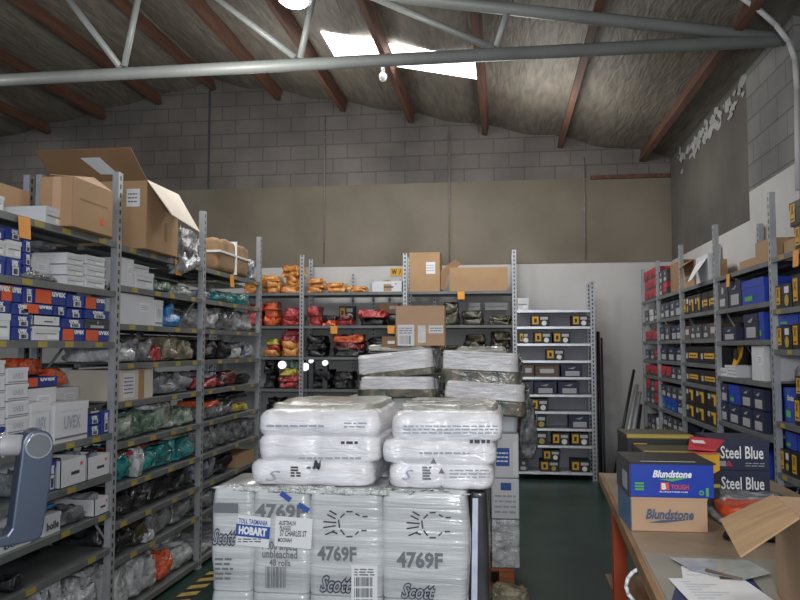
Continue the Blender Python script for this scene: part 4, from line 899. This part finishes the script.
# ---- second pallet
Y2 = 5.2
pallet(-1.12, .06, Y2, Y2+1.0, 'orange stained wooden pallet under the rear stack', PWOOD)
for i in range(3):
    for t, (za, zb) in enumerate(((.14, .55), (.55, .93), (.93, 1.26))):
        x0 = -1.10+i*.335; pack(x0, x0+.33, Y2+.01, Y2+.45, za, zb-(.08 if t == 2 and i == 2 else 0), f'grey film pack on rear pallet, {["bottom", "middle", "top"][t]} tier, {["leftmost", "centre", "right"][i]}', seed=i+t, group='grey film packs on the rear pallet')
for j, (za, zb) in enumerate(((.14, .46), (.46, .73), (.73, 1.03))):
    root = empty('wrapped_carton', (.005, Y2, za)); w, h = .092, zb-za-.004
    MB().box(-w, w, 0, .42, 0, h).build('film_wrapped_body', PLW if j == 0 else WHITE, root, .008)
    tag(root, ['crumpled white wrapped carton low on the rear pallet, just above its wood', 'white wrapped carton with small blue mark in rear pallet stack', 'white wrapped carton with bright blue square on rear pallet'][j], 'carton', 'white wrapped cartons on the rear pallet')
    if j == 2: panel(root, -.06, .03, .08, .2, BINK, y=-.002, name='blue_print'); panel(root, .055, .085, .02, .24, PAPER, y=-.002); scribble(root, -.055, .02, .1, .18, 3, WINK, y=-.003)
    if j == 1: panel(root, -.03, .04, .19, .24, BINK, y=-.002, name='blue_print'); scribble(root, -.07, .07, .03, .17, 4, LINK, y=-.002)
o = empty('grey_pack', (.0, Y2, 1.031)); vs, fs = pack_mesh(.17, .42, .15, .02, 3); q = MB().add(vs, fs, True).build('film_wrapped_body', mat('pale_blue_film', (.42, .46, .50), .35, 0, .1, 4, coat=.5), o); q.location = (0, .21, 0); tag(o, 'pale blue-grey wrapped pack under the right white bags', 'paper pack')
o = soft('dark_film_bundle', .14, .4, .42, PLG, 7, .4); o.location = (.165, Y2+.15, .82); tag(o, 'dark crumpled film bulging from right side of the rear pallet', 'film bundle')
o = soft('loose_plastic_film', .25, .3, .07, PLTAN, 17, .4); o.location = (.03, Y2-.32, .001); tag(o, 'scrap of clear film lying on green floor by rear pallet', 'film scrap')
def pillow(px0, px1, py0, py1, Y, tilt, lab, seed, hb=.3):
    a = onY(px0, py1, Y); b = onY(px1, py0, Y); w = b.x-a.x; h = b.z-a.z; root = empty('pillow_pack', ((a.x+b.x)/2, Y, a.z)); root.rotation_euler = (0, tilt, 0)
    vs, fs = pack_mesh(w*.96, .44, h*(1-hb), .06, seed, .0, .05); o = MB().add(vs, fs, True).build('white_sheet_stack', ROLL, root); o.location = (-w*.01, .225, h*hb)
    vs, fs = pack_mesh(w, .45, h*hb+.012, .04, seed+1, .0, .01); o = MB().add(vs, fs, True).build('printed_band', BAND, root); o.location = (0, .225, 0)
    o = soft('film_end', w*.16, .42, h*.95, PLG, seed+3, .4, parent=root); o.location = (w*.46, .03, .005)
    return tag(root, lab, 'paper pack', 'white packs on top of the rear pallet')
pillow(357, 436, 377, 397, 5.12, -.0, 'white pack with green brown band, lower left on rear pallet', 3, .32)
pillow(357, 436, 352, 377, 5.14, -.10, 'white pack tilted up to the right, upper left on rear pallet', 5, .2)
pillow(442, 526, 383, 414, 5.10, .06, 'white pack with green brown band, lower right on rear pallet', 7, .42)
pillow(440, 520, 352, 385, 5.13, .05, 'white pack with grey crumpled end, upper right on rear pallet', 9, .40)
o = soft('film_mound', .5, .35, .05, ROLLG, 12, .3); o.location = (-.70, 5.2, 1.575); tag(o, 'crumpled grey film heaped under the small brown carton', 'film bundle')
o = soft('film_mound', .34, .3, .05, ROLLG, 14, .3); o.location = (-.15, 5.2, 1.56); tag(o, 'crumpled grey film heaped right of the small brown carton', 'film bundle')
p = onY(420, 345, 5.24); cn = empty('carton', (p.x, 5.24, p.z-.005), .04); w = .17; h = .275
tag(cn, 'small brown carton with two white labels atop the rear pallet stack', 'carton')
MB().box(-w, w, 0, .3, 0, h).build('body', KRAFTP, cn, .003); MB().box(-w, w, .0, .148, h, h+.003).box(-w, w, .152, .3, h, h+.003).build('top_flaps', KRAFTP, cn)
panel(cn, -.155, -.04, .0, .145, PAPER, y=-.002); barcode(cn, -.14, -.06, .01, .07, GINK, y=-.003); scribble(cn, -.145, -.055, .08, .13, 3, GINK, y=-.003)
panel(cn, -.015, .04, .02, .14, mat('clear_tape', (.62, .58, .54), .2, 0, .1, 30, coat=1), y=-.002, name='tape'); panel(cn, .06, .16, .085, .14, PAPER, y=-.002); scribble(cn, .07, .15, .095, .13, 2, GINK, y=-.003)
p = onY(389, 346, 5.22); o = empty('carton', (p.x, 5.22, p.z-.02)); MB().box(-.05, .05, 0, .15, 0, .085).build('body', KRAFT2, o, .002); panel(o, -.01, .04, .035, .055, PAPER, y=-.002); tag(o, 'tiny brown carton left of the labelled carton on rear pallet', 'carton')
# ================================================================== MACHINE ARM (left foreground)
ma = empty('machine_arm', (-.972, 1.5, 1.395), math.radians(48)); tag(ma, 'blue grey metal machine arm with round silver cap in left foreground', 'machine arm')
BMET = mat('blue_grey_metal', (.05, .064, .095), .38, .35, .1, 4); SMET = mat('brushed_cap', (.16, .17, .19), .35, .7, .08, 5); CHR = mat('bright_edge', (.75, .78, .85), .2, .9, .03, 5)
out = [(.031*math.cos(a), .034*math.sin(a)) for a in [PI*k/14 for k in range(0, 15)]]+[(-.033, -.03), (-.040, -.10), (-.046, -.165), (-.055, -.178), (-.16, -.186), (-.16, -.205), (-.02, -.199), (.006, -.196), (.014, -.186), (.026, -.09), (.031, -.02)]
b = MB(); k = len(out); b.add([(x, 0, z) for x, z in out]+[(x, .05, z) for x, z in out], [tuple(range(k)), tuple(range(2*k-1, k-1, -1))]+[(i, (i+1) % k, k+(i+1) % k, k+i) for i in range(k)]); b.build('arm_plate', BMET, ma, .004)
MB().tube((0, -.004, .0), (0, .001, .0), .027, n=32).build('cap_rim', CHR, ma); MB().tube((0, -.006, .0), (0, -.003, .0), .0235, n=32).build('round_cap', SMET, ma)
b = MB(); b.tube((-.02, .03, .0), (-.14, .10, .0), .022, n=20); b.build('pivot_shaft', mat('grey_plastic', (.22, .22, .23), .5), ma)
MB().tube((-.055, .05, 0), (-.062, .054, 0), .026, n=20).build('shaft_collar', CHR, ma)
MB().box(-.155, -.10, -.0, .05, -1.395, -.19).build('support_post', BMET, ma); MB().box(-.26, .02, -.12, .17, -1.3945, -1.37).build('base_plate', BMET, ma)
# ================================================================== TABLE
TT = mat('table_top', (.26, .185, .12), .5, 0, .15, 3, col2=(.34, .26, .18)); TE = mat('table_edge_timber', (.20, .10, .04), .7, 0, .3, 8, col2=(.34, .19, .09), stretch=(4, .6, 4)); OLEG = mat('orange_leg_paint', (.50, .075, .02), .5, 0, .1, 6)
TPALE = mat('pale_laminate', (.30, .28, .23), .45, 0, .08, 4)
tb = empty('work_table', (0, 0, 0)); tag(tb, 'long work table with worn brown top and orange legs at right', 'table')
q = [(.435, 2.0), (.53, 4.75), (1.5, 4.7), (1.5, 2.0)]; q0 = (.40, 1.2); 
top = [(.415, 1.25, .85), (1.50, 1.25, .85), (1.50, 4.72, .85), (.575, 4.75, .85), (.475, 3.0, .85)]
top = [(.400, 1.25, .85), (1.50, 1.25, .85), (1.50, 4.72, .85), (.572, 4.75, .85)]
MB().slab(top, .03).build('table_top', TT, tb)
MB().slab([(.392, 1.25, .851), (.412, 1.25, .851), (.584, 4.75, .851), (.562, 4.752, .851)], .05).build('edge_rail', TE, tb)
MB().box(.60, 1.45, 4.66, 4.70, .70, .82).build('end_rail', TE, tb)
for x, y in ((.535, 3.95), (.44, 1.6), (1.38, 3.95), (1.38, 1.6)): MB().box(x, x+.065, y, y+.065, .0, .82).build('leg', OLEG, tb)
MB().box(.56, 1.40, 1.6, 4.5, .30, .325).build('lower_shelf', TE, tb)
MB().slab([(.425, 1.3, .8535), (1.45, 1.3, .8535), (1.45, 2.85, .8535), (.50, 2.93, .8535)], .002).build('pale_laminate_sheet', TPALE, tb)
cbv = MB(); P = [onY(a_, b_, 2.9) for a_, b_ in ((646, 569), (639, 569), (633, 572), (628, 578), (626, 586), (628, 594), (634, 601), (640, 606))]
cbv.path([Vector(p) for p in P], .007); o = cbv.build('white_cable', WINK); tag(o, 'looped white cable hanging under the left edge of work table', 'cable')
b = empty('storage_bin', (.62, 2.3, .326)); MB().box(0, .35, 0, .5, 0, .25).build('bin_body', mat('tan_card', (.30, .20, .09), .7), b, .004); MB().box(-.005, .355, -.005, .505, .2, .26).build('lid', KRAFT, b, .003); tag(b, 'tan lidded box on the lower shelf under work table', 'box')
ZT = .8515
# boxes on the table
def tbox(name, x, y, z, w, h, d, rz, m, lid, lh, label, cat='boot box', group='boot boxes stacked on the work table'):
    r = empty(name, (x, y, z), rz); shell(r, w, h, d, m, lid, lh); return tag(r, label, cat, group)
RB = .02
def front(cx0, cy0, w): return (cx0+w/2*math.cos(RB), cy0+w/2*math.sin(RB))
fx, fy = front(.512, 3.27, .31)
k1 = tbox('boot_box', fx, fy, ZT, .305, .136, .30, RB, KRAFTP, KRAFTP, .05, 'plain brown Blundstone box beneath the bright blue one on table')
text('Blundstone', .19, .042, SLATE, k1, (.0, -.003, .07), bold=.035, shear=.3); MB().slab([(-.085, -.0025, .035), (-.03, -.0025, .047), (.09, -.0025, .052), (-.02, -.0025, .036)], .0006).build('swoosh', SLATE, k1)
MB().box(-.1545, -.1525, -.001, .301, 0, .132).build('blue_side', mat('steel_blue_print', (.09, .17, .30), .5), k1)
k2 = tbox('boot_box', fx+.012, fy-.004, ZT+.138, .335, .140, .31, RB, BBLUE, BLACK, .0, 'bright blue Blundstone box with dark lid on table')
MB().box(-.1695, .1695, -.002, .312, .134, .1425).build('dark_lid', BLACK, k2); MB().box(-.1698, -.1670, -.002, .312, 0, .1425).build('dark_side', DGREY, k2); MB().box(-.1706, -.1698, .05, .16, .02, .09).build('side_label', LINK, k2)
MB().box(-.12, .1, .02, .026, .1426, .1432).build('lid_print', WINK, k2)
text('Blundstone', .155, .030, WINK, k2, (.0, -.004, .096), bold=.04, shear=.3); MB().slab([(-.055, -.003, .075), (-.0, -.003, .066), (.075, -.003, .084), (-.0, -.003, .078)], -.0006).build('green_swoosh', GREEN, k2)
text('TOUGH', .07, .020, REDP, k2, (.03, -.004, .044), bold=.03); text('B', .018, .026, WINK, k2, (-.033, -.0045, .046), bold=.06); MB().box(-.047, -.012, -.0035, -.0025, .031, .061).build('red_square', REDP, k2); text('BLUNDSTONE.COM', .11, .006, WINK, k2, (.005, -.004, .024), bold=.02)
for z in (.028, .040, .052): MB().box(-.148, -.112, -.003, -.002, z, z+.008).build('green_stripe', GREEN, k2)
disc(k2, .115, .022, .010, GREEN, y=-.003); disc(k2, .115, .022, .005, BBLUE, y=-.004); MB().box(.132, .143, -.003, -.002, .008, .042).build('green_mark', GREEN, k2)
def catbox(x, y, z, w, h, d, rz, lab, poly=True):
    r = tbox('boot_box', x, y, z, w, h, d, rz, BLACK, mat('olive_black_card', (.06, .05, .022), .5, 0, .2, 8), .12, lab)
    MB().box(-w/2-.001, w/2+.001, -.002, .0, h-.012, h+.001).box(-w/2, w/2, -.001, .05, h+.0012, h+.002).build('yellow_edge', GOLD, r)
    if poly: MB().slab([(w*.12, -.0025, h*.62), (w*.3, -.0025, h*.2), (w*.49, -.0025, h*.45), (w*.49, -.0025, h*.95), (w*.2, -.0025, h*.95)], .001).build('yellow_panel', YEL, r); scribble(r, w*.25, w*.45, h*.6, h*.72, 1, INK, y=-.0045)
    else: panel(r, -w*.4, -w*.2, h*.4, h*.75, YEL, y=-.0025)
    return r
catbox(.80, 3.62, ZT, .32, .135, .3, 0, 'lower black and yellow box right behind the bright blue one', False)
catbox(.80, 3.625, ZT+.1375, .33, .135, .3, .02, 'upper black box with slanted yellow panel behind the blue one')
catbox(.765, 3.96, ZT, .32, .155, .3, 0, 'lower black and yellow box in rearmost stack on table', False)
catbox(.77, 3.96, ZT+.1575, .32, .155, .3, .02, 'upper yellow edged black box in rearmost stack on table', False)
P_ = [onY(688, 448, 3.60), onY(716, 450, 3.60), onY(725, 440, 3.90), onY(690, 436, 3.92)]; rd = empty('box_lid', (P_[0].x, P_[0].y, 1.127))
for p_ in P_: p_.z = max(p_.z, 1.132)
RC2 = mat('bright_red_card', (.62, .04, .06), .5)
MB().slab([p_-rd.location for p_ in P_], .006).build('lid_panel', RC2, rd); MB().box(.0, P_[1].x-P_[0].x, -.002, .004, -.0, .006).build('lid_rim', RC2, rd)
MB().slab([(P_[0].lerp(P_[1], .35)-rd.location+Vector((0, .08, .018))), (P_[0].lerp(P_[1], .8)-rd.location+Vector((0, .08, .018))), (P_[0].lerp(P_[1], .8)-rd.location+Vector((0, .12, .026))), (P_[0].lerp(P_[1], .35)-rd.location+Vector((0, .12, .026)))], .001).build('lid_print', WINK, rd)
tag(rd, 'bright red box lid lying on the black and yellow boxes', 'box lid')
for k in range(2):
    s = tbox('boot_box', 1.15, 3.96, ZT+k*.149, .27, .147, .32, 0, NAVY, NAVY, .2, ['lower navy Steel Blue box on table', 'upper navy Steel Blue box on table'][k])
    text('Steel Blue', .20, .062, WINK, s, (.005, -.004, .088), bold=.015); scribble(s, .02, .11, .018, .042, 2, LINK, y=-.003); panel(s, -.1, -.07, .02, .045, LINK, y=-.002, name='emblem')
    MB().slab([(-.07, -.0025, .02), (-.035, -.0025, .02), (-.06, -.0025, .05)], .001).build('red_triangle', RED, s)
# clear bag with orange goods
ob = empty('clear_bag', (1.06, 3.36, ZT)); tag(ob, 'clear plastic bag of bright orange goods on the table', 'bag')
soft('orange_contents', .30, .30, .055, mat('orange_goods', (.78, .11, .03), .4, 0, .1, 5, bump=.4, coat=.5), 4, .2, parent=ob).location = (0, 0, .03)
soft('clear_film', .38, .36, .04, PLS, 6, .25, parent=ob).location = (.02, .0, .0); o = soft('film_top', .30, .18, .035, PLS, 8, .3, parent=ob); o.location = (.02, .2, .065)
o = soft('dark_pouch', .3, .14, .03, PLD, 3, .2); o.location = (1.0, 3.14, ZT); tag(o, 'flat black pouch in front of the orange goods bag', 'pouch')
# open carton at the right edge
oc = empty('open_carton', (.82, 2.5, ZT), -.13); tag(oc, 'open brown carton with wide flap at right edge of table', 'carton')
CW_, CD, CH = .40, .46, .295
b = MB(); t = .005
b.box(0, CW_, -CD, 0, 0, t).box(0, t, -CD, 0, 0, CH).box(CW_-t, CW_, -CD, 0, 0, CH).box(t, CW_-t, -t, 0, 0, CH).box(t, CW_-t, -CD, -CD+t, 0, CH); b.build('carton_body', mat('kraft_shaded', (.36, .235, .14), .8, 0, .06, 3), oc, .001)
A1 = oc.matrix_basis
def loc2(p): return Matrix.Rotation(.13, 3, 'Z') @ (Vector(p)-Vector((.82, 2.5, ZT)))
fA = onY(774, 496, 2.5); fB = onY(800, 519, 2.17); fC = onY(741, 558, 2.13); fD = onY(721, 521, 2.46)
MB().slab([loc2(fA), loc2(fB), loc2(fC), loc2(fD)], .006).build('wide_flap', mat('kraft_flap', (.40, .25, .125), .75, 0, .15, 3, stretch=(1, 8, 1)), oc)
pp = soft('packing_paper', CW_-.04, CD-.06, .15, mat('pinkish_paper', (.55, .38, .30), .7, 0, .1, 6, bump=.7, bscale=8), 3, .25); pp.location = (1.03, 1.9+.12, ZT+.12); tag(pp, 'crumpled pinkish packing paper inside the open table carton', 'packing paper')
pp.rotation_euler = (0, 0, -.13); pp.location = (.82+.2*math.cos(-.13)-.43*math.sin(.13), 2.5-.2*math.sin(.13)-.43*math.cos(.13), ZT+.008); pp.scale.z = 1.8
# papers
def sheet(name, pts, z, m, label, lines=0):
    P = [onZ(px, py, z) for px, py in pts]; o = P[0]; r = empty(name, o); MB().slab([p-o for p in P], .0012 if (P[1]-P[0]).cross(P[2]-P[1]).z > 0 else -.0012).build('sheet', m, r)
    if lines:
        b = MB()
        for k in range(lines):
            t_ = (k+1.5)/(lines+2); a = P[0].lerp(P[3], t_)-o; c = P[1].lerp(P[2], t_)-o; a, c = a.lerp(c, .12), a.lerp(c, .12+.6*((k*37 % 10)/10+.3)*.7)
            n = Vector((0, .004, 0)); b.add([a+Vector((0, 0, .002)), c+Vector((0, 0, .002)), c+n+Vector((0, 0, .002)), a+n+Vector((0, 0, .002))], [(0, 1, 2, 3)])
        b.build('printed_lines', LINK, r)
    return tag(r, label, 'paper')
sheet('blue_folder', [(676, 585), (752, 578), (790, 625), (664, 625)], ZT+.003, mat('navy_folder', (.02, .03, .11), .5), 'dark blue folder under the papers on table')
sheet('paper_sheet', [(681, 566), (716, 566), (722, 586), (684, 586)], ZT+.006, PAPER, 'small white sheet partly under the clear sleeve', 3)
sheet('paper_sheet', [(668, 578), (745, 580), (785, 608), (698, 610)], ZT+.009, PAPER, 'large printed white sheet nearest the camera on table', 9)
sheet('plastic_sleeve', [(669, 557), (748, 560), (771, 573), (742, 580), (690, 569)], ZT+.0125, mat('sleeve_plastic', (.40, .44, .41), .25, 0, .12, 14, coat=.8, col2=(.55, .58, .55)), 'pale translucent plastic sleeve lying behind the papers')
a = onZ(706, 570, ZT+.02); c = onZ(742, 579, ZT+.02); o = MB().tube((0, 0, 0), c-a, .006, .003, n=8).build('marker_pen', mat('pen_brown', (.14, .08, .07), .5)); o.location = a; tag(o, 'slim dark pen lying across the plastic sleeve', 'pen')
# right racks: loose cartons above the third and fourth racks
def rc(name, px0, px1, yt, z0, d, m, lab, inset=.03, rz=0, **k):
    a0, a1 = SR.al(px0, z0), SR.al(px1, z0); a0, a1 = min(a0, a1), max(a0, a1); h = SR.zat((px0+px1)/2, yt)-z0
    r = empty(name, SR.loc((a0+a1)/2, z0+.001, inset), -PI/2+rz); w = (a1-a0)/2; MB().box(-w, w, 0, d, 0, h).build('body', m, r, .002); return tag(r, lab, 'carton'), w, h
r_, w, h = rc('carton', 668, 679, 262, 2.18, .3, KRAFT2, 'small brown carton beside the red lidded boxes, top of right racks')
r_, w, h = rc('open_carton', 680, 691, 262, 2.18, .3, KRAFT, 'brown carton with torn flap on top of the third right rack'); MB().slab([(-w, 0, h), (w, 0, h), (w*1.3, -.12, h*.7), (-w*.5, -.1, h*.62)], .004).build('hanging_flap', KRAFT2, r_); panel(r_, -w*.5, w*.2, h*.35, h*.45, GREYW, y=-.003)
r_, w, h = rc('open_carton', 693, 705, 256, 2.18, .1, WHITE, 'white carton with pale flap hanging, top of third right rack'); MB().slab([(-w, -.001, h*.75), (w*.9, -.001, h*.85), (w*.9, -.14, h*.05), (-w*.1, -.12, h*.05)], .004).build('hanging_flap', PAPER, r_)
# ================================================================== LIGHT, CAMERA
finish_labels()
def area(loc, rot, sx, sy, e, col=(1, 1, 1)):
    l = bpy.data.lights.new('area_light', 'AREA'); l.shape = 'RECTANGLE'; l.size = sx; l.size_y = sy; l.energy = e; l.color = col
    o = link(bpy.data.objects.new('area_light', l)); o.location = loc; o.rotation_euler = rot; return o
def point(loc, e, r=.15, col=(1, .97, .92)):
    l = bpy.data.lights.new('fill_lamp', 'POINT'); l.energy = e; l.shadow_soft_size = r; l.color = col
    o = link(bpy.data.objects.new('fill_lamp', l)); o.location = loc
point((-1.9, 5.0, 3.6), 75, .25); point((-2.5, 8.3, 3.9), 45, .3); point((.4, 8.2, 3.7), 45, .3); point((-5.5, 5., 3.5), 45, .3); point((.6, 2.6, 3.3), 35, .3); point((-1.5, 1.0, 3.3), 40, .3)  # first sits by the high bay; the others are unseen, added to brighten walls
area((-.8, 8.0, 4.15), (0, 0, 0), 1.5, .6, 40, (.95, .98, 1))
area((.15, -.35, 1.85), (PI/2, 0, .12), .35, .25, 66, (.96, .98, 1.0))
w = bpy.data.worlds.new('world'); bpy.context.scene.world = w; w.use_nodes = True; bg = w.node_tree.nodes['Background']; bg.inputs[0].default_value = (.75, .85, 1, 1); bg.inputs[1].default_value = .6
cam = bpy.data.cameras.new('camera'); co = link(bpy.data.objects.new('camera', cam)); bpy.context.scene.camera = co
cam.sensor_width = 36; cam.lens = F/800*36; co.location = (0, 0, H); co.rotation_euler = (PI/2+PIT, 0, YAW); cam.clip_start = .05
sc = bpy.context.scene; sc.view_settings.view_transform = 'Standard'; sc.view_settings.look = 'None'; sc.view_settings.exposure = 0.0
